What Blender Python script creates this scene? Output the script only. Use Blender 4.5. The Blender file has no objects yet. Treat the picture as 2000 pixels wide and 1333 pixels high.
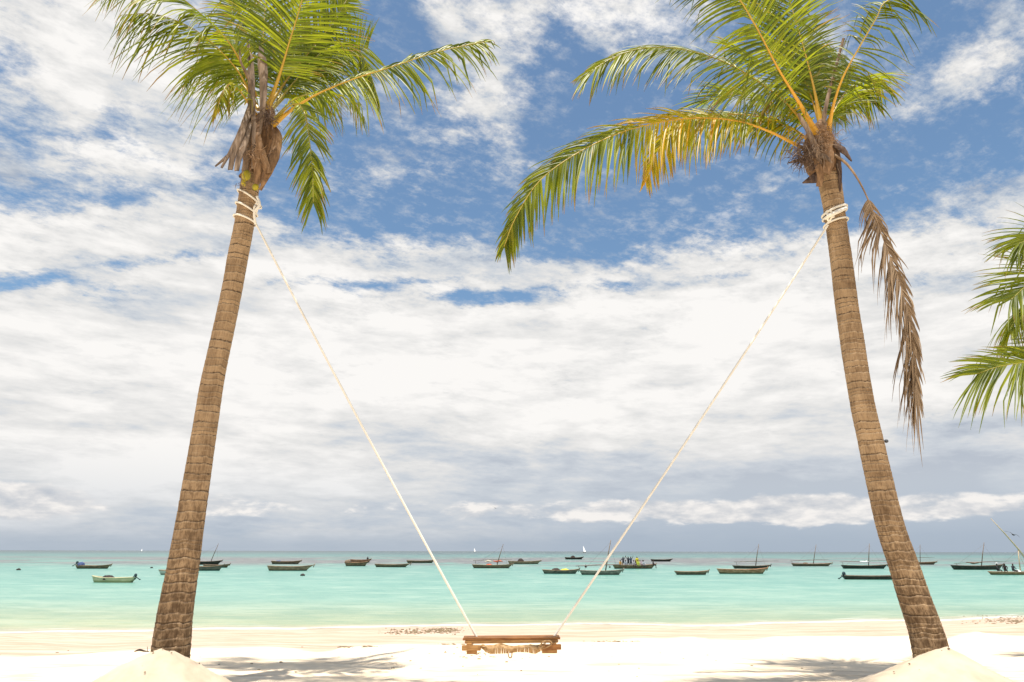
import bpy, bmesh, math, random
from mathutils import Vector, Matrix, noise as mnoise
random.seed(7)
R = math.radians
scene = bpy.context.scene
C = scene.collection

# ------------------------------------------------------------------ camera
F = 1333.3                                  # focal length in photo pixels (24 mm on 36 mm)
PITCH = math.degrees(math.atan((1077.2 - 666.5) / F))
CAMZ = 2.5
cam_d = bpy.data.cameras.new('camera'); cam = bpy.data.objects.new('camera', cam_d); C.objects.link(cam)
cam_d.sensor_width = 36; cam_d.lens = 24; cam_d.clip_start = .1; cam_d.clip_end = 60000
CM = Matrix.Translation((0, 0, CAMZ)) @ Matrix.Rotation(R(90 + PITCH), 4, 'X') @ Matrix.Rotation(R(.115), 4, 'Z')
cam.matrix_world = CM
scene.camera = cam
CR = CM.to_3x3(); CI = CM.inverted()
def ray(px, py): return (CR @ Vector(((px - 1000) / F, -(py - 666.5) / F, -1))).normalized()
def P(px, py, d=8.0):                       # point on the upright plane y = d
    r = ray(px, py); k = d / r.y
    return Vector((0, 0, CAMZ)) + r * k
def G(px, py, z=0.0):                       # point on the level plane z
    r = ray(px, py); k = (z - CAMZ) / r.z
    return Vector((0, 0, CAMZ)) + r * k
def ppm(p): return -(CI @ p).z / F          # metres per photo pixel at p

# ------------------------------------------------------------------ sun, exposure
SUN_EL, SUN_AZ = 80.0, 205.0                # azimuth clockwise from +Y: behind the camera, a little to the left
sd = Vector((math.sin(R(SUN_AZ)) * math.cos(R(SUN_EL)), math.cos(R(SUN_AZ)) * math.cos(R(SUN_EL)), math.sin(R(SUN_EL))))
sl = bpy.data.lights.new('sun', 'SUN'); sl.energy = 4.6; sl.angle = R(.55); sl.color = (1, .93, .82)
so = bpy.data.objects.new('sun', sl); C.objects.link(so); so.rotation_euler = sd.to_track_quat('Z', 'Y').to_euler()
scene.view_settings.view_transform = 'Standard'; scene.view_settings.look = 'None'
scene.view_settings.exposure = .6; scene.view_settings.gamma = 1; scene.view_settings.use_curve_mapping = False
scene.render.engine = 'CYCLES'
scene.cycles.max_bounces = 6; scene.cycles.transparent_max_bounces = 12; scene.cycles.caustics_reflective = False; scene.cycles.caustics_refractive = False

# ------------------------------------------------------------------ node helper
class S:
    def __init__(s, nt, sock): s.nt = nt; s.s = sock
    def _m(s, op, *a, clamp=False):
        n = s.nt.nodes.new('ShaderNodeMath'); n.operation = op; n.use_clamp = clamp
        for i, v in enumerate((s,) + a):
            if isinstance(v, S): s.nt.links.new(v.s, n.inputs[i])
            else: n.inputs[i].default_value = v
        return S(s.nt, n.outputs[0])
    def __add__(s, o): return s._m('ADD', o)
    def __radd__(s, o): return s._m('ADD', o)
    def __sub__(s, o): return s._m('SUBTRACT', o)
    def __rsub__(s, o): return (s._m('MULTIPLY', -1.0))._m('ADD', o)
    def __mul__(s, o): return s._m('MULTIPLY', o)
    def __rmul__(s, o): return s._m('MULTIPLY', o)
    def __truediv__(s, o): return s._m('DIVIDE', o)
    def clamp(s): return s._m('ADD', 0.0, clamp=True)
    def f(s, op, *a): return s._m(op, *a)
    def step(s, a, b):                      # smoothstep
        n = s.nt.nodes.new('ShaderNodeMapRange'); n.interpolation_type = 'SMOOTHSTEP'
        s.nt.links.new(s.s, n.inputs[0]); n.inputs[1].default_value = a; n.inputs[2].default_value = b
        return S(s.nt, n.outputs[0])
def val(nt, v):
    n = nt.nodes.new('ShaderNodeValue'); n.outputs[0].default_value = v; return S(nt, n.outputs[0])
def vec(nt, x, y, z):
    n = nt.nodes.new('ShaderNodeCombineXYZ')
    for i, v in enumerate((x, y, z)):
        if isinstance(v, S): nt.links.new(v.s, n.inputs[i])
        else: n.inputs[i].default_value = v
    return S(nt, n.outputs[0])
def sep(nt, v):
    n = nt.nodes.new('ShaderNodeSeparateXYZ'); nt.links.new(v.s, n.inputs[0]); return [S(nt, n.outputs[i]) for i in range(3)]
def noi(nt, v, scale, detail=5, rough=.55, dist=0.0, out=0):
    n = nt.nodes.new('ShaderNodeTexNoise'); n.inputs['Scale'].default_value = scale; n.inputs['Detail'].default_value = detail
    n.inputs['Roughness'].default_value = rough; n.inputs['Distortion'].default_value = dist
    if v is not None: nt.links.new(v.s, n.inputs['Vector'])
    return S(nt, n.outputs[out])
def mix(nt, f, a, b, mode='MIX'):
    n = nt.nodes.new('ShaderNodeMix'); n.data_type = 'RGBA'; n.blend_type = mode
    for i, v in ((0, f), (6, a), (7, b)):
        if isinstance(v, S): nt.links.new(v.s, n.inputs[i])
        elif i == 0: n.inputs[i].default_value = v
        else: n.inputs[i].default_value = (*v, 1)
    return S(nt, n.outputs[2])
def ramp(nt, f, stops, interp='LINEAR'):
    n = nt.nodes.new('ShaderNodeValToRGB'); cr = n.color_ramp; cr.interpolation = interp
    while len(cr.elements) < len(stops): cr.elements.new(.5)
    for e, (p, c) in zip(cr.elements, stops):
        e.position = p; e.color = (*c, 1) if isinstance(c, tuple) else (c, c, c, 1)
    nt.links.new(f.s, n.inputs[0]); return S(nt, n.outputs[0])
def sc(nt, v, k):                           # scale vector componentwise
    n = nt.nodes.new('ShaderNodeVectorMath'); n.operation = 'MULTIPLY'; nt.links.new(v.s, n.inputs[0]); n.inputs[1].default_value = k
    return S(nt, n.outputs[0])

# ------------------------------------------------------------------ sky
W = bpy.data.worlds.new('World'); scene.world = W; W.use_nodes = True
nt = W.node_tree; nt.nodes.clear()
out = nt.nodes.new('ShaderNodeOutputWorld'); bg = nt.nodes.new('ShaderNodeBackground'); nt.links.new(bg.outputs[0], out.inputs[0])
SKY_STR = .09
bg.inputs[1].default_value = SKY_STR
sky = nt.nodes.new('ShaderNodeTexSky'); sky.sky_type = 'NISHITA'; sky.sun_disc = False
sky.sun_elevation = R(SUN_EL); sky.sun_rotation = R(SUN_AZ); sky.air_density = 1.0; sky.dust_density = .6; sky.ozone_density = 1.5
tc = nt.nodes.new('ShaderNodeTexCoord'); D = S(nt, tc.outputs['Generated'])
dx, dy, dz = sep(nt, D)
wrp = noi(nt, D, 5, 4, .6, out=1); wx, wy, wz = sep(nt, wrp)
az = dx.f('ARCTAN2', dy) + (wx - .5) * .10
el = dz.f('MINIMUM', .9999).f('ARCSINE') + (wy - .5) * .07
def azel(px, py):
    r = ray(px, py); return math.atan2(r.x, r.y), math.asin(r.z)
def blob(px, py, rx, ry, rot, amp):
    a0, e0 = azel(px, py); c, s_ = math.cos(R(rot)), math.sin(R(rot))
    a1, e1 = azel(px + rx * c * .3, py - rx * s_ * .3); a2, e2 = azel(px - ry * s_ * .3, py - ry * c * .3)
    m = Matrix((((a1 - a0) / .3, (a2 - a0) / .3), ((e1 - e0) / .3, (e2 - e0) / .3))).inverted()
    u = (az - a0) * m[0][0] + (el - e0) * m[0][1]; v = (az - a0) * m[1][0] + (el - e0) * m[1][1]
    return (u * u + v * v).f('MULTIPLY', -1.0).f('EXPONENT') * amp
# broad cover by elevation: a closed sheet from the horizon to about 26 degrees, broken above
cov = ramp(nt, el * (1 / R(90)), [(0, 1.35), (.235, 1.05), (.268, .78), (.292, .42), (.34, .40), (.5, .5), (1, .5)])
feat = [  # photo place, radii, rotation, amount
    (180, 90, 330, 150, -20, .60), (330, 330, 260, 100, -28, .52), (30, 130, 80, 45, 10, -.45), (215, 250, 60, 40, -20, -.5),
    (150, 400, 330, 42, 4, -.40), (60, 255, 90, 55, 0, -.12), (590, 400, 110, 50, -15, -.38), (780, 70, 90, 55, -35, -.45), (900, 100, 180, 55, -50, .36),
    (820, 300, 130, 70, 10, .12), (1090, 150, 60, 120, 0, -.32), (1150, 20, 130, 35, 0, .10), (560, 470, 170, 28, 0, -.30),
    (1150, 430, 260, 55, 5, -.30), (1400, 440, 260, 60, 0, -.28), (860, 420, 160, 50, 0, -.16), (1800, 380, 240, 90, 10, -.30), (1730, 60, 90, 90, 0, -.32),
    (1930, 110, 120, 40, 40, .25), (1780, 200, 130, 45, 35, .12), (1850, 300, 110, 30, 20, .14), (1120, 505, 130, 18, 0, -.55), (960, 590, 130, 18, 2, -.95), (40, 560, 180, 26, 0, -.70), (700, 560, 200, 14, 0, -.5), (1230, 560, 200, 16, 3, -.45), (330, 500, 160, 14, 2, -.5),
    (1480, 370, 60, 20, 10, .22), (1370, 430, 50, 16, 10, .16), (1340, 340, 130, 24, 5, .14), (1750, 545, 150, 22, 0, -.22), (1270, 270, 130, 40, 0, .12), (700, 480, 260, 24, -8, .14)]
for b in feat: cov = cov + blob(*b)
zz = dz.f('MAXIMUM', 0.0) + .16
plane = vec(nt, dx / zz, dy / zz, 0.0)
rotn = nt.nodes.new('ShaderNodeVectorRotate'); rotn.rotation_type = 'Z_AXIS'; rotn.inputs['Angle'].default_value = R(-28); nt.links.new(plane.s, rotn.inputs[0])
plr = S(nt, rotn.outputs[0])
n1 = noi(nt, sc(nt, plr, (2.0, 2.6, 1)), 1.6, 10, .62, .35)
n2 = noi(nt, sc(nt, plr, (6.0, 8.5, 1)), 2.2, 9, .68, .15)
nf = noi(nt, sc(nt, plr, (1, 1.15, 1)), 26, 7, .7, .1)
dens = cov + (n1 - .5) * 1.3 + (n2 - .5) * 1.0 + (nf - .5) * .7
mask = dens.step(.30, .82)
mask = mask.f('MAXIMUM', (n2 * .45 + nf * .35 + n1 * .2).step(.47, .66) * .55)
elr0 = dz.f('MINIMUM', .9999).f('ARCSINE')
# clouds: thick parts white, thin ones bluish, grey undersides streaked along the level
el2 = dz.f('MINIMUM', .9999).f('ARCSINE') + (wy - .5) * .018; az2 = dx.f('ARCTAN2', dy)
strk = noi(nt, vec(nt, az2 * 3.0 + el2 * 1.2, el2 * 12.0, 3.0), 1.5, 9, .6, .1)
strf = noi(nt, vec(nt, az2 * 9.0 + el2 * 3.0, el2 * 34.0, 9.0), 1.3, 8, .62, .1)
puff = noi(nt, sc(nt, plr, (2, 2.6, 1)), 2.6, 8, .6, .2)
hi_ = elr0.step(R(19), R(30))
lt = dens.step(.45, 1.15) * .44 + (strk - .5) * 2.1 + (strf - .5) * 1.1 + (puff - .5) * (hi_ * 1.2 + .6) + hi_ * .12 + .27
shade = [(1300, 955, 620, 80, 0, -.62), (1800, 900, 300, 90, 0, -.30), (650, 1010, 500, 40, 0, -.22), (200, 560, 260, 90, 0, -.14), (1200, 560, 500, 60, 0, .05), (420, 900, 420, 110, 0, .18), (900, 740, 800, 140, 0, .20), (180, 100, 320, 190, 0, .06), (1500, 640, 420, 80, 0, .1)]
for b in shade: lt = lt + blob(*b)
K = .665 / SKY_STR
def k(c): return tuple(x * K for x in c)
ccol = ramp(nt, lt, [(0, k((.44, .49, .57))), (.35, k((.61, .65, .70))), (.62, k((.78, .775, .765))), (1, k((.96, .94, .915)))])
blue = mix(nt, 1.0, S(nt, sky.outputs[0]), (.84, 1.0, 1.02), 'MULTIPLY')
blue = mix(nt, .03, blue, k((.85, .88, .92)))            # thin cirrus veil
col = mix(nt, mask, blue, ccol)
# low cumulus over the grey rain band at the horizon
azr, elr = dx.f('ARCTAN2', dy), dz.f('MINIMUM', .9999).f('ARCSINE')
def cum(off): return noi(nt, vec(nt, azr * 11.0, (elr + off) * 30.0, 5.0), 1.3, 8, .58, .15)
cA, cB = cum(0.0), cum(.012)
band = (elr + (strf - .5) * .03 + (noi(nt, vec(nt, azr * 3.5, 2.0, 7.0), 1.0, 5, .6) - .5) * .006).step(R(.7), R(3.0)) * (1.0 - elr.step(R(3.4), R(6.2)))
lowc = blob(50, 1010, 150, 80, 0, .52) + blob(1330, 1025, 340, 60, 0, .34) + blob(1750, 1025, 430, 60, 0, .30) + blob(1400, 905, 130, 30, 0, .12) + blob(850, 1045, 260, 16, 0, .12) + blob(450, 1048, 500, 14, 0, .05)
cmask = (cA + lowc + (noi(nt, vec(nt, azr * 4.0, 8.0, 1.0), 1.0, 4, .6) - .5) * .6 + (band - 1.0) * .9).step(.50, .72)
clt = ((cA - cB) * 3.2 + .56 + (cA - .5) * .5)
ccum = ramp(nt, clt, [(0, k((.54, .575, .63))), (.5, k((.70, .705, .72))), (1, k((.92, .89, .86)))])
haze = ramp(nt, elr * (1 / R(10)) + (strk - .5) * .12, [(0, k((.36, .44, .54))), (.14, k((.44, .51, .60))), (.5, k((.57, .62, .68))), (1, k((.70, .71, .76)))])
hm = 1.0 - elr.step(R(2.0), R(9.0))
side = azr.step(-.15, .35)
col = mix(nt, hm * (side * .5 + .45), col, haze)
col = mix(nt, cmask, col, ccum)
hband = 1.0 - (elr + (strf - .5) * .02).step(R(.3), R(2.3))
col = mix(nt, hband * .8, col, k((.41, .48, .57)))
nt.links.new(col.s, bg.inputs[0])
W.cycles.sampling_method = 'MANUAL'; W.cycles.sample_map_resolution = 512

# ------------------------------------------------------------------ object helpers
def tag(o, label=None, cat=None, group=None, kind=None):
    if label: o['label'] = label
    if cat: o['category'] = cat
    if group: o['group'] = group
    if kind: o['kind'] = kind
    return o
def link(name, me, parent=None):
    o = bpy.data.objects.new(name, me); C.objects.link(o)
    if parent is not None: o.parent = parent; o.matrix_parent_inverse = parent.matrix_world.inverted() if parent.type == 'EMPTY' and False else Matrix()
    return o
def empty(name, loc, rz=0):
    o = bpy.data.objects.new(name, None); C.objects.link(o); o.location = loc; o.rotation_euler.z = rz; o.empty_display_size = .2
    return o
def origin(o):
    v = Vector((0, 0, 0)); q = o
    while q is not None: v = v + Vector(q.location); q = q.parent
    return v
class MB:
    def __init__(s): s.v = []; s.f = []; s.col = []; s.uv = []; s.mi = []
    def add(s, vs, fs, mi=0):
        o = len(s.v); s.v += [Vector(v) for v in vs]; s.f += [tuple(i + o for i in f) for f in fs]; s.mi += [mi] * len(fs)
    def box(s, c, size, rot=None, mi=0):
        c = Vector(c); m = rot or Matrix.Identity(3); hx, hy, hz = (q / 2 for q in size)
        vs = [c + m @ Vector((x * hx, y * hy, z * hz)) for x in (-1, 1) for y in (-1, 1) for z in (-1, 1)]
        s.add(vs, [(0, 1, 3, 2), (4, 6, 7, 5), (0, 4, 5, 1), (2, 3, 7, 6), (0, 2, 6, 4), (1, 5, 7, 3)], mi)
    def tube(s, pts, rad, n=8, cap=True, lobes=0, amp=.18, twist=0.0, mi=0, flat=1.0, upv=None):
        pts = [Vector(p) for p in pts]; m = len(pts); o = len(s.v); d = 0.0; prev = None
        for i, p in enumerate(pts):
            t = (pts[min(i + 1, m - 1)] - pts[max(i - 1, 0)]).normalized()
            if upv is not None: a = Vector(upv)
            elif prev is None: a = Vector((0, 1, 0)) if abs(t.y) < .9 else Vector((1, 0, 0))
            else: a = prev
            b = t.cross(a).normalized(); a = b.cross(t).normalized(); prev = a
            if i: d += (p - pts[i - 1]).length
            r = rad[i] if isinstance(rad, (list, tuple)) else rad
            for j in range(n):
                th = 2 * math.pi * j / n
                rr = r * (1 + amp * math.cos(lobes * th - twist * d)) if lobes else r
                s.v.append(p + a * (math.cos(th) * rr) * flat + b * (math.sin(th) * rr))
        for i in range(m - 1):
            for j in range(n):
                s.f.append((o + i * n + j, o + i * n + (j + 1) % n, o + (i + 1) * n + (j + 1) % n, o + (i + 1) * n + j)); s.mi.append(mi)
        if cap:
            s.f.append(tuple(o + j for j in reversed(range(n)))); s.mi.append(mi)
            s.f.append(tuple(o + (m - 1) * n + j for j in range(n))); s.mi.append(mi)
    def ball(s, c, rx, ry, rz, nu=10, nv=6, mi=0, jit=0.0):
        c = Vector(c); o = len(s.v); s.v.append(c + Vector((0, 0, -rz)))
        for i in range(1, nv):
            ph = -math.pi / 2 + math.pi * i / nv
            for j in range(nu):
                th = 2 * math.pi * j / nu; q = 1 + random.uniform(-jit, jit)
                s.v.append(c + Vector((rx * math.cos(ph) * math.cos(th) * q, ry * math.cos(ph) * math.sin(th) * q, rz * math.sin(ph) * q)))
        s.v.append(c + Vector((0, 0, rz))); e = len(s.v) - 1
        for j in range(nu):
            s.f.append((o, o + 1 + (j + 1) % nu, o + 1 + j)); s.mi.append(mi)
            for i in range(nv - 2):
                a = o + 1 + i * nu
                s.f.append((a + j, a + (j + 1) % nu, a + nu + (j + 1) % nu, a + nu + j)); s.mi.append(mi)
            a = o + 1 + (nv - 2) * nu
            s.f.append((a + j, a + (j + 1) % nu, e)); s.mi.append(mi)
    def build(s, name, mats, parent=None, smooth=True, shift=True, colors=None):
        off = origin(parent) if (parent is not None and shift) else Vector((0, 0, 0))
        me = bpy.data.meshes.new(name); me.from_pydata([tuple(v - off) for v in s.v], [], s.f)
        for m in (mats if isinstance(mats, (list, tuple)) else [mats]): me.materials.append(m)
        me.polygons.foreach_set('material_index', s.mi)
        me.polygons.foreach_set('use_smooth', [smooth] * len(s.f))
        if colors:
            at = me.color_attributes.new('tone', 'FLOAT_COLOR', 'POINT')
            at.data.foreach_set('color', [x for c in colors for x in c])
        me.update()
        return link(name, me, parent)
def crom(pts, n):                            # Catmull-Rom, n samples even in parameter by arc length
    pts = [Vector(p) for p in pts]; q = [pts[0] * 2 - pts[1]] + pts + [pts[-1] * 2 - pts[-2]]; o = []
    for i in range(1, len(q) - 2):
        for j in range(16):
            t = j / 16; a, b, c, d = q[i - 1], q[i], q[i + 1], q[i + 2]
            o.append(.5 * ((2 * b) + (c - a) * t + (2 * a - 5 * b + 4 * c - d) * t * t + (3 * b - a - 3 * c + d) * t ** 3))
    o.append(pts[-1]); L = [0]
    for i in range(1, len(o)): L.append(L[-1] + (o[i] - o[i - 1]).length)
    r = []; j = 0
    for i in range(n):
        s_ = L[-1] * i / (n - 1)
        while j < len(L) - 2 and L[j + 1] < s_: j += 1
        t = (s_ - L[j]) / max(L[j + 1] - L[j], 1e-9); r.append(o[j].lerp(o[j + 1], min(max(t, 0), 1)))
    return r, L[-1]
def interp(x, tab):
    if x <= tab[0][0]: return tab[0][1]
    for (a, va), (b, vb) in zip(tab, tab[1:]):
        if x <= b: return va + (vb - va) * (x - a) / (b - a)
    return tab[-1][1]
def sstep(a, b, x):
    t = min(max((x - a) / (b - a), 0), 1); return t * t * (3 - 2 * t)

# ------------------------------------------------------------------ materials
def new_mat(name):
    m = bpy.data.materials.new(name); m.use_nodes = True; nt = m.node_tree; nt.nodes.clear()
    o = nt.nodes.new('ShaderNodeOutputMaterial'); p = nt.nodes.new('ShaderNodeBsdfPrincipled'); nt.links.new(p.outputs[0], o.inputs[0])
    return m, nt, p, o
def setc(nt, p, col=None, rough=None, bump=None, spec=None, dist=.01, strength=.5):
    if col is not None:
        if isinstance(col, S): nt.links.new(col.s, p.inputs['Base Color'])
        else: p.inputs['Base Color'].default_value = (*col, 1)
    if rough is not None:
        if isinstance(rough, S): nt.links.new(rough.s, p.inputs['Roughness'])
        else: p.inputs['Roughness'].default_value = rough
    if spec is not None: p.inputs['Specular IOR Level'].default_value = spec
    if bump is not None:
        b = nt.nodes.new('ShaderNodeBump'); b.inputs['Distance'].default_value = dist; b.inputs['Strength'].default_value = strength
        nt.links.new(bump.s, b.inputs['Height']); nt.links.new(b.outputs[0], p.inputs['Normal'])
def obj_co(nt):
    t = nt.nodes.new('ShaderNodeTexCoord'); return S(nt, t.outputs['Object'])
def attr(nt, name='tone'):
    a = nt.nodes.new('ShaderNodeAttribute'); a.attribute_name = name; return S(nt, a.outputs['Color'])

def mat_simple(name, c1, c2, rough=.7, scale=4, stretch=(1, 1, 1), bump=.3, dist=.01, spec=.3):
    m, nt, p, o = new_mat(name); n = noi(nt, sc(nt, obj_co(nt), stretch), scale, 6, .6)
    setc(nt, p, mix(nt, n.step(.3, .7), c1, c2), rough, n if bump else None, spec, dist, bump); return m

def mat_leaf(name, dead=0.0):
    m, nt, p, o = new_mat(name)
    r, g, b = sep(nt, attr(nt))             # along leaflet, random per leaflet, yellowness
    co = obj_co(nt); nz = noi(nt, co, 2.2, 4); nzf = noi(nt, co, 30, 3)
    if not dead:
        base = mix(nt, g, (.08, .115, .008), (.32, .36, .025))
        base = mix(nt, nz.step(.42, .62) * .5, base, (.055, .095, .014))
        yel = mix(nt, g, (.55, .34, .02), (.36, .34, .02))
        base = mix(nt, (b + (nz - .5) * .5).step(.35, .8), base, yel)
        tip = (r + (g - .5) * .5 + b * .16 + (nzf - .5) * .2).step(.86, 1.1)
        base = mix(nt, tip, base, mix(nt, nzf, (.20, .10, .04), (.36, .25, .10)))
    else:
        base = mix(nt, g, (.19, .13, .08), (.47, .35, .23)); base = mix(nt, nz.step(.4, .65) * .4, base, (.10, .06, .03))
    setc(nt, p, base, (.42 if not dead else .8), None, .45 if not dead else .2)
    tr = nt.nodes.new('ShaderNodeBsdfTranslucent'); nt.links.new(mix(nt, 1.0, base, (1.7, 1.6, .5) if not dead else (.9, .8, .6), 'MULTIPLY').s, tr.inputs[0])
    ms = nt.nodes.new('ShaderNodeMixShader'); ms.inputs[0].default_value = .5 if not dead else .15
    nt.links.new(p.outputs[0], ms.inputs[1]); nt.links.new(tr.outputs[0], ms.inputs[2]); nt.links.new(ms.outputs[0], o.inputs[0])
    return m
M_leaf = mat_leaf('palm_leaflet'); M_dead = mat_leaf('dead_leaflet', 1)
def mat_rachis():
    m, nt, p, o = new_mat('palm_midrib'); r, g, b = sep(nt, attr(nt)); co = obj_co(nt); nz = noi(nt, co, 9, 6, .7)
    c = mix(nt, b, (.20, .23, .03), (.62, .33, .025)); c = mix(nt, r.step(.2, .8) * .6, c, (.26, .28, .06))
    c = mix(nt, nz.step(.52, .7) * .55, c, (.30, .15, .04))
    setc(nt, p, c, .38, nz, .5, .006, .4); return m
M_rach = mat_rachis()
M_deadr = mat_simple('dead_midrib', (.13, .08, .045), (.36, .25, .15), .8, 14, (1, 1, .3), .5)
def mat_trunk():
    m, nt, p, o = new_mat('palm_bark'); r, g, b = sep(nt, attr(nt))   # phase in ring, random per ring, metres up
    uvn = nt.nodes.new('ShaderNodeUVMap'); uvn.uv_map = 'UVMap'; uv = S(nt, uvn.outputs[0])
    fib = noi(nt, sc(nt, uv, (62, 5, 1)), 1.0, 6, .65); fin = noi(nt, sc(nt, uv, (160, 22, 1)), 1.0, 5, .7)
    bl = noi(nt, sc(nt, uv, (5, 2.2, 1)), 1.0, 6, .6, .4); sp = noi(nt, sc(nt, uv, (22, 8, 1)), 1.0, 8, .74, .3)
    hor = noi(nt, sc(nt, uv, (3, 55, 1)), 1.0, 5, .65, .3)
    c = mix(nt, (fib * .5 + bl * .5 + (g - .5) * .10).step(.30, .66), (.18, .115, .065), (.48, .335, .20))
    c = mix(nt, (hor + (fin - .5) * .5).step(.5, .78) * .45, c, (.56, .43, .29))
    c = mix(nt, (fin * .6 + fib * .4).step(.52, .66) * .5, c, (.085, .048, .025))
    low = 1.0 - b.step(.2, 3.4)
    c = mix(nt, (sp + low * .10).step(.50, .66) * (low * .52 + .16), c, (.055, .03, .016))
    edge = 1.0 - (r + (fib - .5) * .16 + (sp - .5) * .42).step(.0, .22)
    gate = (bl + (g - .5) * .75 + low * .06).step(.42, .62)
    c = mix(nt, edge * (gate * .75 + .16), c, (.035, .019, .010))
    rim = (r + (fib - .5) * .2).step(.72, .98)
    c = mix(nt, rim * .35, c, (.56, .41, .26))
    setc(nt, p, c, .85, fib * .5 + fin * .5 + r * .55 + sp * .3, .15, .018, .85); return m
M_trunk = mat_trunk()
M_fibre = mat_simple('crown_fibre', (.07, .036, .018), (.27, .155, .08), .9, 9, (2.5, 2.5, .5), .9, .03)
M_husk = mat_simple('leaf_sheath', (.12, .068, .035), (.34, .21, .115), .8, 10, (2, 2, .35), .6, .012)
M_huskd = mat_simple('dark_sheath', (.045, .028, .022), (.19, .125, .09), .75, 8, (2, 2, .4), .6, .012)
M_grey = mat_simple('grey_dead_sheath', (.10, .07, .05), (.32, .235, .17), .8, 9, (3, 3, .25), .6, .012)
M_nut = mat_simple('young_coconut', (.24, .23, .02), (.50, .40, .03), .45, 8, (1, 1, 1), .2)
M_rope = mat_simple('rope_fibre', (.74, .70, .62), (.80, .77, .70), .85, 25, (1, 1, 1), .1, .001)
M_woodd = mat_simple('seat_wood', (.17, .065, .018), (.36, .165, .05), .5, 7, (1, 8, 8), .35, .004)
M_woodl = mat_simple('pale_wood', (.28, .135, .045), (.46, .27, .105), .55, 8, (1, 8, 8), .35, .004)
M_cord = mat_simple('seat_cord', (.27, .155, .065), (.48, .32, .165), .85, 30, (1, 1, 1), .4, .004)

# ------------------------------------------------------------------ beach and sea
SHORE = [(-200, 1239), (0, 1237), (300, 1235), (500, 1231), (700, 1227), (860, 1222), (1000, 1226), (1120, 1221), (1400, 1223), (1600, 1218), (1800, 1214), (2000, 1206), (2300, 1196)]
shore_w = [(G(px, py).x, G(px, py).y) for px, py in SHORE]
def shore(x): return interp(x, shore_w) + .22 * math.sin(x * .55 + 1) + .16 * math.sin(x * 1.3 + 2) + .07 * math.sin(x * 2.9)
DRY = [(-300, 1284), (0, 1281), (110, 1281), (170, 1277), (250, 1271), (400, 1265), (520, 1263), (575, 1268), (620, 1275), (655, 1270), (680, 1264), (860, 1259), (960, 1257), (1100, 1254), (1240, 1247), (1350, 1244), (1385, 1249), (1480, 1249),
       (1510, 1244), (1640, 1242), (1780, 1241), (1850, 1248), (1880, 1239), (1905, 1233), (1960, 1241), (2000, 1242), (2300, 1246)]
def beach_z(x, y):
    s_ = shore(x); t = s_ - y                # metres inland
    z = interp(t, [(-30, -1.3), (-8, -.45), (0, 0), (3, .20), (6.0, .42), (8.5, .78), (11.5, 1.0), (14.5, 1.07), (40, 1.25), (200, 2.2)])
    if t > 2: z += (mnoise.fractal((x * .35, y * .5, 0), 1, 2, 4) * .035 + mnoise.noise((x * 1.6, y * 2.2, 4)) * .016 + mnoise.noise((x * 4.5, y * 6.2, 4)) * .005) * sstep(2, 7, t)
    return z
def on_beach(px, py):
    r = ray(px, py); k = 5.0
    while k < 60:
        p = Vector((0, 0, CAMZ)) + r * k
        if p.z <= beach_z(p.x, p.y): return p
        k += .02
    return p
dry_w = [(on_beach(px, py).x, on_beach(px, py).y) for px, py in DRY]
def span(a, b, st): n = max(int(round((b - a) / st)), 1); return [a + (b - a) * i / n for i in range(n)]
xs = span(-900, -60, 60) + span(-60, -16, 2) + span(-16, 18, .1) + span(18, 60, 2) + span(60, 900, 60) + [900]
ys = span(-400, -20, 40) + span(-20, 6, 1.5) + span(6, 14, .07) + span(14, 27, .09) + span(27, 60, 3) + [60]
vs = []; cols = []
for y in ys:
    for x in xs:
        vs.append((x, y, beach_z(x, y))); d = interp(x, dry_w) - y
        cols.append((max(min(.5 + d * .5, 1), 0), 0, 0, 1))
nx = len(xs); fs = [(j * nx + i, j * nx + i + 1, (j + 1) * nx + i + 1, (j + 1) * nx + i) for j in range(len(ys) - 1) for i in range(nx - 1)]
def mat_sand():
    m, nt, p, o = new_mat('beach_sand'); r, g, b = sep(nt, attr(nt)); co = obj_co(nt)
    n1 = noi(nt, sc(nt, co, (.5, 1.6, 1)), 1.3, 6, .6); n2 = noi(nt, co, 9, 6, .65); n3 = noi(nt, co, 90, 3, .7)
    rip = noi(nt, sc(nt, co, (.35, 6, 1)), 1.0, 5, .6); x, y, z = sep(nt, co)
    dry = (r + (n1 - .5) * .12).step(.46, .56)
    wet = mix(nt, rip.step(.36, .66), (.42, .305, .225), (.58, .46, .37))
    dc = mix(nt, n1.step(.35, .68), (.74, .60, .43), (.82, .70, .54)); dc = mix(nt, n2.step(.5, .75) * .25, dc, (.56, .44, .31)); dc = mix(nt, (n1 * .6 + rip * .4).step(.50, .60) * (1.0 - y.step(9.6, 11.2)) * .75, dc, (.50, .39, .27))
    c = mix(nt, dry, wet, dc)
    foot = noi(nt, sc(nt, co, (1, 1.3, 1)), 3.2, 5, .6)
    setc(nt, p, c, .9, n3 * .12 + n2 * .3 + foot * 1.0, .15, .05, .35); return m
M_sand = mat_sand()
mb = MB(); mb.v = [Vector(v) for v in vs]; mb.f = fs; mb.mi = [0] * len(fs)
beach = mb.build('beach', M_sand, colors=cols); tag(beach, 'white dry sand beach sloping down to a beige wet shoreline', kind='structure')

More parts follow.
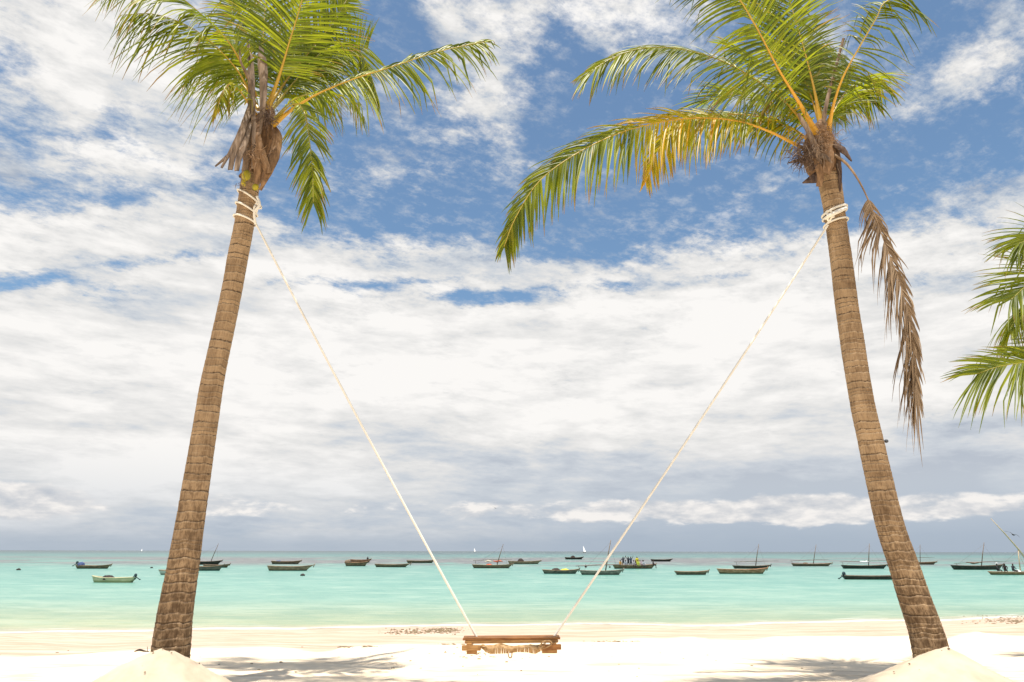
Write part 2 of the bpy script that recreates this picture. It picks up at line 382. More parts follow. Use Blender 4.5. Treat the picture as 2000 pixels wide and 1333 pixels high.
def mat_sea():
    m, nt, p, o = new_mat('sea_water'); co = obj_co(nt); x, y, z = sep(nt, co); r, g, b = sep(nt, attr(nt))
    inv = (y * (1 / 22.0)).f('POWER', -1.0)   # 1 at the shore, 0 far out: how shallow the lagoon is
    lo = noi(nt, vec(nt, x * .012 , inv * 14.0, 1.0), 1.0, 5, .6, .3); md = noi(nt, vec(nt, x * .05, inv * 55.0, 2.0), 1.0, 6, .62, .4)
    t = inv + (lo - .5) * .05 + (md - .5) * .02
    c = ramp(nt, t, [(0, (.018, .045, .058)), (.018, (.022, .07, .085)), (.05, (.045, .155, .15)), (.10, (.085, .22, .19)), (.19, (.13, .30, .25)), (.38, (.175, .355, .29)),
                     (.56, (.23, .385, .305)), (.72, (.32, .39, .265)), (.85, (.38, .41, .25)), (.95, (.44, .40, .27)), (1, (.48, .40, .28))])
    # sea grass over the reef shows grey-violet
    gb = inv.step(.055, .09) * (1.0 - inv.step(.13, .20)); c = mix(nt, (md + (lo - .5) * .6).step(.40, .52) * gb * .95, c, (.125, .11, .115))
    c = mix(nt, (md + (lo - .5) * .5).step(.60, .76) * inv.step(.2, .3) * .22, c, (.12, .27, .25))
    rp = noi(nt, vec(nt, x * .5, y * 1.6, 0.0), 1.0, 6, .6, .3); big = noi(nt, vec(nt, x * .10, y * .22, 4.0), 1.0, 12, .82, .2); rip2 = noi(nt, vec(nt, x * .30, inv * 170.0, 6.0), 1.0, 8, .7, .3); wv = noi(nt, vec(nt, x * 1.6, y * 6.0, 0.0), 1.0, 5, .65, .2); sw = noi(nt, vec(nt, x * .12, y * .42, 0.0), 1.0, 5, .6, .3)
    c = mix(nt, (wv * .5 + rp * .5).step(.45, .58) * .5, c, mix(nt, 1.0, c, (.62, .82, .86), 'MULTIPLY'))
    c = mix(nt, (1.0 - (g + (rp - .5) * .2).step(.05, .38)) * .85, c, (.50, .40, .29))
    c = mix(nt, (big * .55 + rip2 * .45).step(.485, .53) * .55, c, mix(nt, 1.0, c, (.55, .74, .78), 'MULTIPLY'))
    c = mix(nt, (1.0 - (big * .5 + rip2 * .5).step(.44, .485)) * .30, c, (.42, .52, .44))
    foam = (1.0 - (g + (rp - .5) * .25).step(.06, .20)) * (rp * .5 + wv * .5 + .10).step(.50, .60)
    fl2 = ((g + (sw - .5) * .12 - .26).f('ABSOLUTE') * -1.0 + .035).step(0, .03) * (rp * .6 + md * .4).step(.50, .60); foam = (foam + fl2 * .7).clamp()
    c = mix(nt, foam * .8, c, (.88, .86, .80))
    setc(nt, p, c, .28, rp * .6 + wv * .25 + sw * 1.2 + big * 2.0, .15, .12, .55)
    al = (g.step(.0, .05) * .98 + .02).clamp()
    nt.links.new(al.s, p.inputs['Alpha'])
    return m
M_sea = mat_sea()
xs2 = [-40000, -8000, -2000, -600, -200, -80] + span(-40, 44, .5) + [44, 90, 200, 600, 2000, 8000, 40000]
offs = [-3, -1, -.3] + span(0, 6, .25) + [6, 8, 11, 15, 22, 35, 60, 100, 200, 500, 1500, 5000, 15000, 45000]
vs = []; cols = []
for q in offs:
    for x in xs2:
        vs.append((x, shore(x) + q, 0.0)); cols.append((0, min(max(q / 5.0, 0), 1), 0, 1))
nx = len(xs2); mb = MB(); mb.v = [Vector(v) for v in vs]
mb.f = [(j * nx + i, j * nx + i + 1, (j + 1) * nx + i + 1, (j + 1) * nx + i) for j in range(len(offs) - 1) for i in range(nx - 1)]; mb.mi = [0] * len(mb.f)
sea = mb.build('sea', M_sea, colors=cols); tag(sea, 'turquoise lagoon water turning pale green at the shore', kind='structure')

# sand piled round each trunk
M_mound = mat_simple('piled_sand', (.46, .375, .28), (.56, .47, .36), .9, 3, (1, 1, 1), .35, .02, .1)
def mound(peak, rl, rr, h, base, label, seed):
    mb = MB(); nr, na = 44, 130; c0 = Vector((peak.x, peak.y, 0))
    for i in range(nr + 1):
        for j in range(na):
            th = 2 * math.pi * j / na; rad = (rl if math.cos(th) < 0 else rr) * abs(math.cos(th)) ** 2 + ((rl + rr) / 2) * math.sin(th) ** 2
            rad *= 1 + .10 * mnoise.noise((math.cos(th) * 1.5, math.sin(th) * 1.5, seed)); u = i / nr; q = u * rad * 1.15
            x, y = c0.x + q * math.cos(th), c0.y + q * math.sin(th)
            prof = (1 - (u * 1.1)) if u < .82 else .098 * ((1 - u) / .18) ** 1.4
            prof = prof - .05 * math.exp(-(u / .1) ** 2)
            g = beach_z(x, y); z = g + (peak.z - g) * prof - (.12 if u > .99 else 0) + .035 * mnoise.noise((x * 3, y * 3, seed)) * (1 - u) + .014 * mnoise.noise((x * 9, y * 9, seed)) + .006 * mnoise.noise((x * 22, y * 22, seed))
            mb.v.append(Vector((x, y, z)))
    for i in range(nr):
        for j in range(na): mb.f.append((i * na + j, i * na + (j + 1) % na, (i + 1) * na + (j + 1) % na, (i + 1) * na + j)); mb.mi.append(0)
    o = mb.build('sand_mound', M_mound); tag(o, label, kind='structure'); return o
mound(P(318, 1260, 7.35), .90, .86, 0, 0, 'pile of cream sand at the foot of the left palm', 1)
mound(P(1850, 1258, 7.35), 1.15, .82, 0, 0, 'pile of cream sand at the foot of the right palm', 6)

# ------------------------------------------------------------------ palms
def make_trunk(tree, spec, d, rings_m=.08, seed=0, extra_low=.9, bark=M_trunk):
    rnd = random.Random(seed); pts = [P(px, py, d) for px, py, w in spec]
    line, L = crom(pts, 420); ws = []
    zs = [p.z for p in pts]
    lean = [(pts[min(i + 1, len(pts) - 1)] - pts[max(i - 1, 0)]).normalized() for i in range(len(pts))]
    rad = [w * .965 / 2 * ppm(p) * max(abs(t.z), .9) for (a, b_, w), p, t in zip(spec, pts, lean)]
    rt = sorted(zip(zs, rad))
    bot = pts[0]; dirn = (line[0] - line[4]).normalized()
    scars = [0.0]
    while scars[-1] < L + 3: scars.append(scars[-1] + rings_m * rnd.uniform(.45, 1.7))
    rr = [rnd.random() for _ in scars]; ra = [rnd.uniform(.3, 1.3) for _ in scars]; tilt = [rnd.uniform(-.03, .03) for _ in scars]
    mb = MB(); cols = []; uvs = []; n = 56; m = 980; tot = L + extra_low
    for i in range(m):
        s_ = tot * i / (m - 1)
        if s_ < extra_low: c = pts[0] + dirn * (extra_low - s_); r0 = rt[0][1] * (1 + .12 * (extra_low - s_))
        else:
            q = (s_ - extra_low) / L * (len(line) - 1); a = int(min(q, len(line) - 2)); c = line[a].lerp(line[a + 1], q - a); r0 = interp(c.z, rt)
        for j in range(n):
            th = 2 * math.pi * j / n
            sv = s_ + .018 * mnoise.noise((math.cos(th) * 1.3, math.sin(th) * 1.3, s_ * 3 + seed)) + .010 * mnoise.noise((math.cos(th) * 3, math.sin(th) * 3, s_ * 2 + seed))
            k_ = 0; lo, hi = 0, len(scars) - 1
            while hi - lo > 1:
                md = (lo + hi) // 2
                if scars[md] <= sv: lo = md
                else: hi = md
            ph = (sv - scars[lo]) / (scars[hi] - scars[lo]); ph = min(max(ph, 0), 1)
            bulge = .024 * ra[lo] * (ph ** 2.2 - .35) - .022 * ra[lo] * math.exp(-(ph / .10) ** 2) + .035 * mnoise.noise((math.cos(th) * 1.2, math.sin(th) * 1.2, s_ * 1.6 + seed)) + .012 * mnoise.noise((math.cos(th) * 7, math.sin(th) * 7, s_ * 7 + seed))
            r = r0 * (1 + bulge)
            mb.v.append(c + Vector((math.cos(th) * r, math.sin(th) * r, 0))); cols.append((ph, rr[lo], max(s_ - extra_low, 0), 1)); uvs.append((j / n, s_))
    for i in range(m - 1):
        for j in range(n): mb.f.append((i * n + j, i * n + (j + 1) % n, (i + 1) * n + (j + 1) % n, (i + 1) * n + j)); mb.mi.append(0)
    mb.f.append(tuple((m - 1) * n + j for j in range(n))); mb.mi.append(0)
    o = mb.build('trunk', bark, tree, colors=cols)
    ul = o.data.uv_layers.new(name='UVMap'); dat = []
    for f in o.data.polygons:
        js = [vi % n for vi in f.vertices]; wrap = 0 in js and (n - 1) in js
        for vi in f.vertices:
            u, v = uvs[vi]; dat += [(1.0 if wrap and vi % n == 0 else u), v]
    ul.data.foreach_set('uv', dat)
    return line, rt

def frond(tree, path, L=.7, gap=.027, nrm=(0, 0, 1), droop=.9, fold=.25, a0=75, a1=25, yel=.15, ryel=.6, r0=.04, start=.14, dead=False, sides=(1, 1), wid=.027, ragged=.15, seed=0, d0=8.0, lift=0.0, tipl=.35, name='frond', ycurve=None, stiff=1.0, curl=.0):
    """path: (photo x, photo y, distance) of the midrib; leaflets leave it on both sides"""
    rnd = random.Random(seed + 11); pts = [P(x, y, d if (d < 8 or d0 > 8) else 8 + (d - 8) * .42) for x, y, d in path]
    n = 60; line, tot = crom(pts, n); N0 = Vector(nrm).normalized()
    mb = MB(); rad = []
    for i in range(n):
        t = i / (n - 1); rad.append(r0 * (.20 + .80 * math.exp(-t / .16)) * (1 - .55 * t) + .002)
    mb.tube(line, rad, 8, flat=.75, upv=N0)
    cols = []
    for i in range(n):
        for j in range(8): cols.append((i / (n - 1), 0, ryel, 1))
    fr = mb.build(name, M_deadr if dead else M_rach, tree, colors=cols)
    mb = MB(); cols = []
    def curve(s_):
        q = s_ * (n - 1); a = int(min(q, n - 2)); return line[a].lerp(line[a + 1], q - a), (line[min(a + 2, n - 1)] - line[max(a - 1, 0)]).normalized()
    Z = Vector((0, 0, 1))
    for side in (0, 1):
        if not sides[side]: continue
        sg = 1 if side == 0 else -1; t = start; clump = 0; gone = 0
        while t < .995:
            t += gap / tot * rnd.uniform(.75, 1.25)
            if t >= 1: break
            if rnd.random() < ragged * .10: gone = rnd.randint(1, 4)
            if gone > 0: gone -= 1; continue
            if rnd.random() < .12: clump = rnd.uniform(-.13, .13)
            p, T = curve(t); Nn = (N0 - T * N0.dot(T)); Nn = Nn.normalized() if Nn.length > 1e-3 else Vector((0, -1, 0))
            Sd = T.cross(Nn) * sg
            u = (t - start) / (1 - start); ang = R(a0 + (a1 - a0) * u + rnd.uniform(-5, 5)) + clump * .6
            prof = min(1, .45 + u * 3.0) * (1 - (1 - tipl) * max(0, (u - .45) / .55) ** 1.6)
            ll = 1.28 * L * sides[side] * prof * rnd.uniform(.86, 1.08) * (1 - ragged * .5 * (rnd.random() ** 4) * 2)
            fo = fold + clump + rnd.uniform(-.16, .16)
            dr = Sd * math.sin(ang) + T * math.cos(ang) - Nn * fo * .9 + Nn * lift; dr.normalize()
            g = rnd.random(); yy = yel if ycurve is None else interp(u, ycurve); yy = max(0, min(1, yy + rnd.uniform(-.22, .22)))
            seg = 6; w0 = wid * rnd.uniform(.75, 1.15); q = p + Vector((0, 0, 0)); o = len(mb.v); dd = droop * rnd.uniform(.7, 1.3)
            kink = rnd.random() < ragged * .6; kk = rnd.randint(2, 4)
            br = (1 - rnd.random() * .5) if rnd.random() < ragged * .5 else 1
            for i in range(seg + 1):
                s_ = i / seg; wn = dr.cross(Nn); wn = wn.normalized() if wn.length > 1e-3 else Sd
                up = wn.cross(dr).normalized(); tw = rnd.uniform(-.1, .1) + s_ * sg * .5 + (g - .5) * .9
                wn = (wn * math.cos(tw) + up * math.sin(tw)); up = wn.cross(dr).normalized()
                w = w0 * (min(1, .55 + s_ * 2.4)) * (1 - s_ ** 2.2) * .5 + .0012
                mb.v += [q - wn * w + up * w * .35, q - up * w * .15, q + wn * w + up * w * .35]
                cols += [(s_ * (1 if br == 1 else 1.1), g, yy, 1)] * 3
                dr = (dr - Z * dd * (.16 + .30 * s_) / seg * 3.0 * stiff); 
                if kink and i == kk: dr = dr - Z * 1.5
                dr = dr + Vector((rnd.uniform(-1, 1), rnd.uniform(-1, 1), rnd.uniform(-1, 1))) * .035 + Vector((curl, 0, 0)) / seg
                dr.normalize(); q = q + dr * ll * br / seg
            for i in range(seg):
                a = o + i * 3
                mb.f += [(a, a + 1, a + 4, a + 3), (a + 1, a + 2, a + 5, a + 4)]; mb.mi += [0, 0]
    lf = mb.build('leaflets', M_dead if dead else M_leaf, fr, colors=cols); lf['kind'] = 'stuff'
    return fr

def strip(tree, name, path, widths, mat, nrm=(0, -1, 0), cup=.25, fray=0, seed=0, subs=30):
    """a leathery strip or sheath: photo x, y, distance and width in photo pixels"""
    rnd = random.Random(seed); pts = [P(*p) for p in path]; line, tot = crom(pts, subs); N0 = Vector(nrm).normalized(); mb = MB(); nn = 7
    for layer in (0, 1):
        o = len(mb.v)
        for i, p in enumerate(line):
            T = (line[min(i + 1, subs - 1)] - line[max(i - 1, 0)]).normalized(); Sd = T.cross(N0).normalized(); up = Sd.cross(T)
            w = interp(i / (subs - 1), widths) * ppm(p) / 2
            for j in range(nn):
                x = j / (nn - 1) * 2 - 1; rz = mnoise.noise((x * 2.3, i * .25, seed)) * .25 * w
                mb.v.append(p + Sd * x * w * (1 + .12 * mnoise.noise((i * .4, x, seed + 5))) + up * (cup * w * (1 - x * x) + rz) - up * layer * .012)
        for i in range(subs - 1):
            for j in range(nn - 1):
                a = o + i * nn + j; f = (a, a + 1, a + nn + 1, a + nn); mb.f.append(f if not layer else f[::-1]); mb.mi.append(0)
    return mb.build(name, mat, tree)
def fibres(tree, cx, cy, d, n, r, length, mat, seed, dirs=(0, -1)):
    rnd = random.Random(seed); mb = MB()
    for _ in range(n):
        a = P(cx + rnd.gauss(0, r), cy + rnd.gauss(0, r * .8), d - rnd.uniform(-.05, .25)); q = a.copy(); dr = Vector((rnd.gauss(dirs[0], .8), rnd.gauss(-.2, .5), rnd.gauss(dirs[1], .8))).normalized(); pts = [q.copy()]
        for i in range(5): dr = (dr + Vector((rnd.gauss(0, .3), rnd.gauss(0, .3), rnd.gauss(-.15, .3)))).normalized(); q = q + dr * length * rnd.uniform(.1, .3); pts.append(q.copy())
        mb.tube(pts, [.004, .004, .0035, .003, .002, .001], 4)
    o = mb.build('fibre_tuft', mat, tree); o['kind'] = 'stuff'; return o

# ---- left palm
dL = 8.0
base = P(332, 1290, dL); palmL = empty('palm_tree', base)
tag(palmL, 'tall left coconut palm leaning right, green crown above three turns of rope', 'palm tree', 'coconut palms on the beach')
specL = [(331, 1290, 76), (336, 1250, 73), (341, 1210, 69), (349, 1160, 65), (359, 1100, 61), (368, 1040, 56.5), (376, 990, 53.5), (384, 940, 51.5), (392, 890, 49), (403, 820, 46.5), (414, 750, 44.5), (430, 675, 42), (446, 600, 40), (457, 545, 39.5), (465, 500, 39.5), (475, 450, 38), (483, 400, 37.5), (490, 350, 37), (497, 300, 36), (508, 250, 34)]
lineL, rtL = make_trunk(palmL, specL, dL, .078, 3)
c = (517, 232)
FL = [
 dict(path=[(500, 190, 7.9), (455, 95, 7.5), (395, 30, 7.1), (330, -20, 6.8), (262, -45, 6.6), (205, -32, 6.5)], L=1.0, droop=1.5, fold=.4, a0=60, a1=40, yel=.05, r0=.035, seed=1, ragged=.5, nrm=(-.35, -.8, .6), sides=(.7, 1.1)),
 dict(path=[(500, 205, 7.9), (465, 140, 7.6), (415, 85, 7.3), (365, 50, 7.1), (300, 28, 6.9), (235, 30, 6.8)], L=1.0, droop=1.5, fold=.5, a0=58, a1=35, yel=.10, r0=.03, seed=2, ragged=.6, nrm=(-.2, -.8, .6), sides=(.6, 1.1)),
 dict(path=[(505, 215, 8.0), (478, 170, 8.3), (440, 135, 8.6), (400, 125, 8.9), (365, 150, 9.1)], L=.85, droop=1.4, fold=.4, yel=.2, r0=.03, seed=3, ragged=.5, nrm=(-.2, -.7, .7), sides=(.7, 1.1)),
 dict(path=[(500, 225, 7.9), (470, 180, 7.6), (452, 165, 7.5), (435, 180, 7.4), (425, 215, 7.35)], L=.42, droop=1.6, fold=.5, yel=.45, ryel=.9, r0=.028, seed=4, ragged=.8),
 dict(path=[(521, 215, 7.9), (545, 150, 7.7), (566, 80, 7.5), (590, 0, 7.2), (603, -70, 6.9), (600, -150, 6.5)], L=.80, droop=.45, fold=-.15, nrm=(-.2, 1, .15), a0=68, a1=40, yel=.12, ryel=.62, r0=.045, seed=5, ragged=.1, start=.20),
 dict(path=[(515, 200, 8.1), (512, 120, 8.3), (517, 30, 8.5), (525, -50, 8.6), (535, -120, 8.6)], L=.72, droop=.35, fold=-.05, nrm=(0, 1, .2), a0=62, a1=38, yel=.04, r0=.03, seed=6, ragged=.2),
 dict(path=[(527, 205, 8.2), (565, 150, 8.6), (610, 95, 9.0), (650, 45, 9.4), (680, -5, 9.8)], L=.72, droop=.5, fold=.1, nrm=(-.6, .6, .5), a0=55, a1=30, yel=.05, r0=.03, seed=7, ragged=.2),
 dict(path=[(530, 215, 8.2), (575, 160, 8.5), (625, 105, 8.7), (668, 86, 8.9), (702, 102, 9.0), (722, 140, 9.1), (738, 195, 9.2)], L=.60, droop=.9, fold=.35, a0=70, a1=30, yel=.06, ryel=.3, r0=.028, seed=8, ragged=.1, nrm=(.2, -.2, 1)),
 dict(path=[(530, 215, 8.4), (590, 160, 9.2), (640, 125, 10.0), (685, 105, 10.8), (720, 95, 11.4)], L=.66, droop=.35, fold=-.1, nrm=(-.2, .8, .6), a0=75, a1=40, yel=.05, ryel=.3, r0=.025, seed=9, ragged=.1, tipl=.7),
 dict(path=[(533, 246, 7.8), (572, 213, 7.7), (625, 182, 7.6), (690, 155, 7.5), (765, 131, 7.4), (850, 103, 7.3), (915, 88, 7.25), (947, 82, 7.2)], L=.78, droop=1.2, fold=.25, nrm=(.1, -.95, .35), a0=78, a1=42, yel=.22, ryel=.8, r0=.042, seed=10, ragged=.55, start=.20, sides=(1, .5), tipl=.55, curl=.15),
 dict(path=[(533, 240, 7.9), (570, 205, 7.5), (592, 215, 7.25), (603, 265, 7.1), (610, 330, 7.0), (612, 395, 6.95)], L=.42, droop=.8, fold=.0, nrm=(.25, -1, .05), a0=48, a1=20, yel=.26, ryel=.35, r0=.028, seed=11, ragged=.1, gap=.034, tipl=.8, start=.3),
 dict(path=[(533, 235, 8.0), (575, 195, 8.0), (630, 180, 8.1), (680, 195, 8.2), (712, 230, 8.3)], L=.52, droop=1.3, fold=.5, yel=.3, ryel=.3, r0=.025, seed=12, ragged=.6),
 dict(path=[(528, 220, 8.3), (560, 160, 9.0), (580, 100, 9.7), (600, 60, 10.4)], L=.7, droop=.5, fold=.1, nrm=(0, .7, .6), yel=.05, ryel=.3, r0=.025, seed=13, ragged=.2),
 dict(path=[(505, 215, 8.3), (480, 150, 8.8), (455, 60, 9.3), (455, -40, 9.8)], L=.7, droop=.6, fold=.1, nrm=(.3, 1, .3), yel=.05, ryel=.3, r0=.025, seed=14, ragged=.2)]
for f in FL: frond(palmL, **f)
# fibrous crown heart, husks and dead leaf bases
mb = MB(); pts = [P(x, y, 8.0) for x, y in ((488, 352), (498, 325), (508, 295), (514, 262), (520, 232), (523, 205))]
line, _ = crom(pts, 22); mb.tube(line, [w / 2 * .0068 for w in (36, 38, 41, 44, 46, 48, 49, 50, 50, 50, 50, 49, 48, 46, 44, 41, 38, 34, 30, 26, 20, 12)], 20)
for v in mb.v: n_ = mnoise.noise(v * 7) * .04 + mnoise.noise(v * 22) * .012; v.x += n_; v.y += n_
mb.build('crown_heart', M_fibre, palmL)
for i, (pth, w, mt) in enumerate([
    ([(508, 372, 7.79), (524, 335, 7.74), (536, 300, 7.76), (541, 268, 7.8), (536, 248, 7.85)], [(0, 5), (.4, 22), (.8, 20), (1, 8)], M_husk),
    ([(501, 360, 7.76), (503, 330, 7.72), (500, 300, 7.7), (497, 268, 7.7), (500, 256, 7.72)], [(0, 8), (.4, 20), (.8, 14), (1, 9)], M_husk),
    ([(524, 340, 7.71), (515, 308, 7.68), (506, 280, 7.66), (503, 260, 7.68)], [(0, 14), (.5, 13), (1, 12)], M_husk),
    ([(478, 335, 7.78), (486, 280, 7.72), (491, 210, 7.7), (489, 140, 7.72), (484, 82, 7.76)], [(0, 14), (.3, 15), (.7, 11), (1, 5)], M_grey),
    ([(494, 330, 7.74), (496, 275, 7.66), (494, 200, 7.65), (492, 120, 7.7), (482, 75, 7.7)], [(0, 7), (.5, 9), (1, 3)], M_grey),
    ([(508, 262, 7.66), (513, 205, 7.62), (514, 150, 7.64), (508, 82, 7.7)], [(0, 3), (.3, 13), (.75, 19), (1, 3)], M_grey),
    ([(492, 232, 7.7), (474, 262, 7.6), (452, 297, 7.55), (420, 325, 7.5)], [(0, 12), (.4, 11), (.8, 7), (1, 2)], M_grey),
    ([(492, 215, 7.7), (478, 240, 7.58), (456, 285, 7.52), (432, 328, 7.48)], [(0, 8), (.5, 11), (1, 4)], M_grey),
    ([(488, 205, 7.68), (474, 250, 7.56), (456, 300, 7.5), (449, 332, 7.48)], [(0, 7), (.5, 15), (1, 9)], M_grey),
    ([(488, 240, 7.65), (478, 275, 7.56), (466, 310, 7.5), (462, 334, 7.48)], [(0, 8), (.5, 15), (1, 9)], M_grey),
    ([(496, 190, 7.7), (484, 150, 7.6), (470, 120, 7.55), (468, 95, 7.55)], [(0, 6), (.5, 5), (1, 2)], M_grey)]):
    strip(palmL, 'dead_leaf_base' if mt is M_grey else 'leaf_sheath', pth, w, mt, seed=i, cup=.5 if mt is M_husk else .3)
mb = MB(); mb.ball(P(481, 343, 7.76), .058, .05, .075, 12, 8); mb.build('coconut_bud', M_nut, palmL)
mb = MB(); mb.ball(P(499, 366, 7.78), .042, .04, .045, 12, 8); mb.build('coconut_bud', M_nut, palmL)
mb = MB(); mb.ball(P(476, 358, 7.78), .03, .03, .05, 10, 6); mb.build('coconut_bud', M_nut, palmL)
fibres(palmL, 520, 225, 7.8, 110, 9, .16, M_huskd, 1, (0, 0)); fibres(palmL, 482, 360, 7.85, 16, 7, .14, M_grey, 2, (-.6, 0)); fibres(palmL, 495, 300, 7.72, 60, 13, .16, M_husk, 8, (0, -.6))

# ---- right palm
dR = 8.0
palmR = empty('palm_tree', P(1822, 1290, dR)); tag(palmR, 'tall right coconut palm leaning left with one dead brown frond hanging down', 'palm tree', 'coconut palms on the beach')
specR = [(1823, 1290, 72), (1817, 1265, 69), (1806, 1225, 65), (1783, 1160, 61), (1767, 1110, 58), (1743, 1040, 54.5), (1727, 980, 52), (1711, 910, 49.5), (1698, 850, 47.5), (1686, 800, 46), (1674, 730, 45), (1664, 665, 44.5), (1654, 600, 43), (1643, 510, 41.5), (1633, 440, 40), (1628, 400, 40.5), (1623, 370, 42), (1618, 340, 47), (1610, 310, 52), (1604, 285, 50)]
lineR, rtR = make_trunk(palmR, specR, dR, .074, 9)
FR = [
 dict(path=[(1590, 300, 7.9), (1553, 282, 7.8), (1500, 256, 7.7), (1440, 237, 7.6), (1365, 231, 7.5), (1285, 240, 7.4), (1200, 264, 7.3), (1115, 307, 7.2), (1050, 358, 7.15), (1005, 430, 7.1), (985, 482, 7.1)], L=.74, droop=.85, fold=.15, a0=74, a1=20, r0=.036, ryel=.95, seed=21, ragged=.2, gap=.026, nrm=(0, -.9, .45), sides=(.7, 1.0), ycurve=[(0, .4), (.2, .6), (.36, .72), (.45, .35), (.6, .15), (1, .32)], start=.16, tipl=.38),
 dict(path=[(1592, 285, 8.1), (1545, 250, 8.2), (1480, 228, 8.3), (1400, 225, 8.3), (1330, 246, 8.3), (1285, 295, 8.25), (1262, 355, 8.2)], L=.62, droop=1.0, fold=.3, a0=60, a1=25, r0=.028, ryel=.8, seed=22, ragged=.3, nrm=(-.1, -.9, .3), sides=(.7, 1), ycurve=[(0, .35), (.5, .45), (1, .85)]),
 dict(path=[(1588, 272, 8.0), (1548, 215, 7.8), (1490, 166, 7.6), (1420, 124, 7.5), (1340, 98, 7.4), (1262, 94, 7.3), (1200, 112, 7.25), (1150, 142, 7.2)], L=.72, droop=.7, fold=.2, a0=70, a1=24, r0=.034, ryel=.55, yel=.16, seed=23, ragged=.15, gap=.026, nrm=(-.1, -.9, .5), sides=(.6, 1.05), tipl=.6),
 dict(path=[(1598, 268, 7.9), (1563, 205, 7.6), (1520, 135, 7.3), (1475, 50, 7.0), (1430, -20, 6.7), (1370, -75, 6.5), (1300, -95, 6.3)], L=.84, droop=.8, fold=.15, a0=75, a1=40, r0=.055, ryel=1.0, yel=.20, seed=24, ragged=.15, nrm=(-.45, .5, .6), start=.22),
 dict(path=[(1603, 245, 8.1), (1590, 175, 8.1), (1570, 95, 8.1), (1545, 10, 8.1), (1525, -70, 8.0)], L=.62, droop=.35, fold=-.1, a0=60, a1=40, r0=.045, ryel=.75, yel=.08, seed=25, ragged=.1, nrm=(-.1, 1, .2), gap=.03, start=.18),
 dict(path=[(1617, 262, 7.9), (1628, 205, 7.7), (1648, 148, 7.55), (1680, 90, 7.4), (1712, 35, 7.25), (1728, 5, 7.2), (1770, -8, 7.1)], L=.70, droop=1.2, fold=.6, a0=62, a1=45, r0=.045, ryel=.95, yel=.28, seed=26, ragged=.7, nrm=(.2, -.9, .4), sides=(1.1, .6), start=.26, tipl=.7),
 dict(path=[(1613, 255, 8.1), (1635, 205, 8.4), (1665, 165, 8.7), (1695, 150, 9.0), (1720, 165, 9.3)], L=.60, droop=1.0, fold=.4, a0=70, a1=25, r0=.03, ryel=.8, yel=.25, seed=27, ragged=.3, tipl=.6),
 dict(path=[(1615, 258, 8.1), (1628, 220, 8.2), (1650, 188, 8.3), (1680, 180, 8.3), (1705, 200, 8.3)], L=.52, droop=1.1, fold=.3, a0=70, a1=25, r0=.025, ryel=.8, yel=.32, seed=28, ragged=.3, tipl=.7),
 dict(path=[(1608, 250, 8.3), (1620, 190, 9.0), (1632, 140, 9.8), (1640, 105, 10.5)], L=.55, droop=.2, fold=-.2, a0=70, a1=40, r0=.025, ryel=.6, yel=.1, seed=29, ragged=.1, nrm=(0, .8, .5), tipl=.7),
 dict(path=[(1590, 268, 8.0), (1545, 225, 8.4), (1490, 195, 8.9), (1430, 185, 9.4), (1375, 200, 9.8)], L=.66, droop=.5, fold=.0, a0=65, a1=30, r0=.028, ryel=.5, yel=.05, seed=30, ragged=.2, nrm=(-.1, -.2, 1), tipl=.8),
 dict(path=[(1593, 262, 8.2), (1560, 195, 8.7), (1520, 150, 9.2), (1470, 110, 9.7), (1420, 90, 10.1)], L=.7, droop=.6, fold=.1, r0=.028, ryel=.6, yel=.1, seed=31, ragged=.2, nrm=(-.3, .1, 1)),
 dict(path=[(1596, 262, 7.9), (1568, 215, 7.8), (1535, 185, 7.8), (1510, 185, 7.8), (1495, 215, 7.8)], L=.45, droop=1.2, fold=.3, r0=.03, ryel=.9, yel=.45, seed=32, ragged=.4, nrm=(-.1, -.3, 1)),
 dict(path=[(1606, 250, 8.1), (1600, 190, 8.5), (1585, 140, 8.9), (1580, 90, 9.3)], L=.6, droop=.4, fold=0, r0=.028, ryel=.6, yel=.08, seed=33, ragged=.1, nrm=(0, 1, .4)),
 dict(path=[(1588, 285, 8.0), (1556, 258, 8.1), (1520, 240, 8.2), (1480, 232, 8.2), (1440, 240, 8.2)], L=.5, droop=1.3, fold=.4, r0=.03, ryel=1.0, yel=.45, seed=34, ragged=.4),
 dict(path=[(1603, 250, 8.1), (1575, 165, 8.3), (1530, 80, 8.5), (1480, 10, 8.7), (1440, -40, 8.9)], L=.7, droop=.5, fold=.1, r0=.03, ryel=.7, yel=.12, seed=35, ragged=.2, nrm=(-.4, .7, .5))]
for f in FR: frond(palmR, **f)
frond(palmR, path=[(1628, 302, 7.8), (1655, 322, 7.75), (1682, 362, 7.7), (1707, 418, 7.65), (1730, 480, 7.62), (1755, 545, 7.6), (1773, 610, 7.6), (1785, 690, 7.6), (1791, 765, 7.6)], L=.74, droop=.75, fold=.05, a0=46, a1=14, r0=.024, dead=True, ryel=0, seed=40, ragged=.8, nrm=(.15, -1, .1), start=.24, sides=(1, .4), gap=.016, wid=.024, tipl=.9, name='dead_frond', stiff=1.3)
mb = MB(); pts = [P(x, y, 8.0) for x, y in ((1614, 345), (1607, 320), (1601, 298), (1600, 275), (1602, 255), (1605, 235))]
line, _ = crom(pts, 20); mb.tube(line, [w / 2 * .0068 for w in (50, 54, 58, 62, 64, 66, 66, 65, 63, 60, 58, 55, 52, 48, 44, 40, 35, 28, 20, 10)], 20)
for v in mb.v: n_ = mnoise.noise(v * 7) * .05 + mnoise.noise(v * 22) * .014; v.x += n_; v.y += n_
mb.build('crown_heart', M_fibre, palmR)
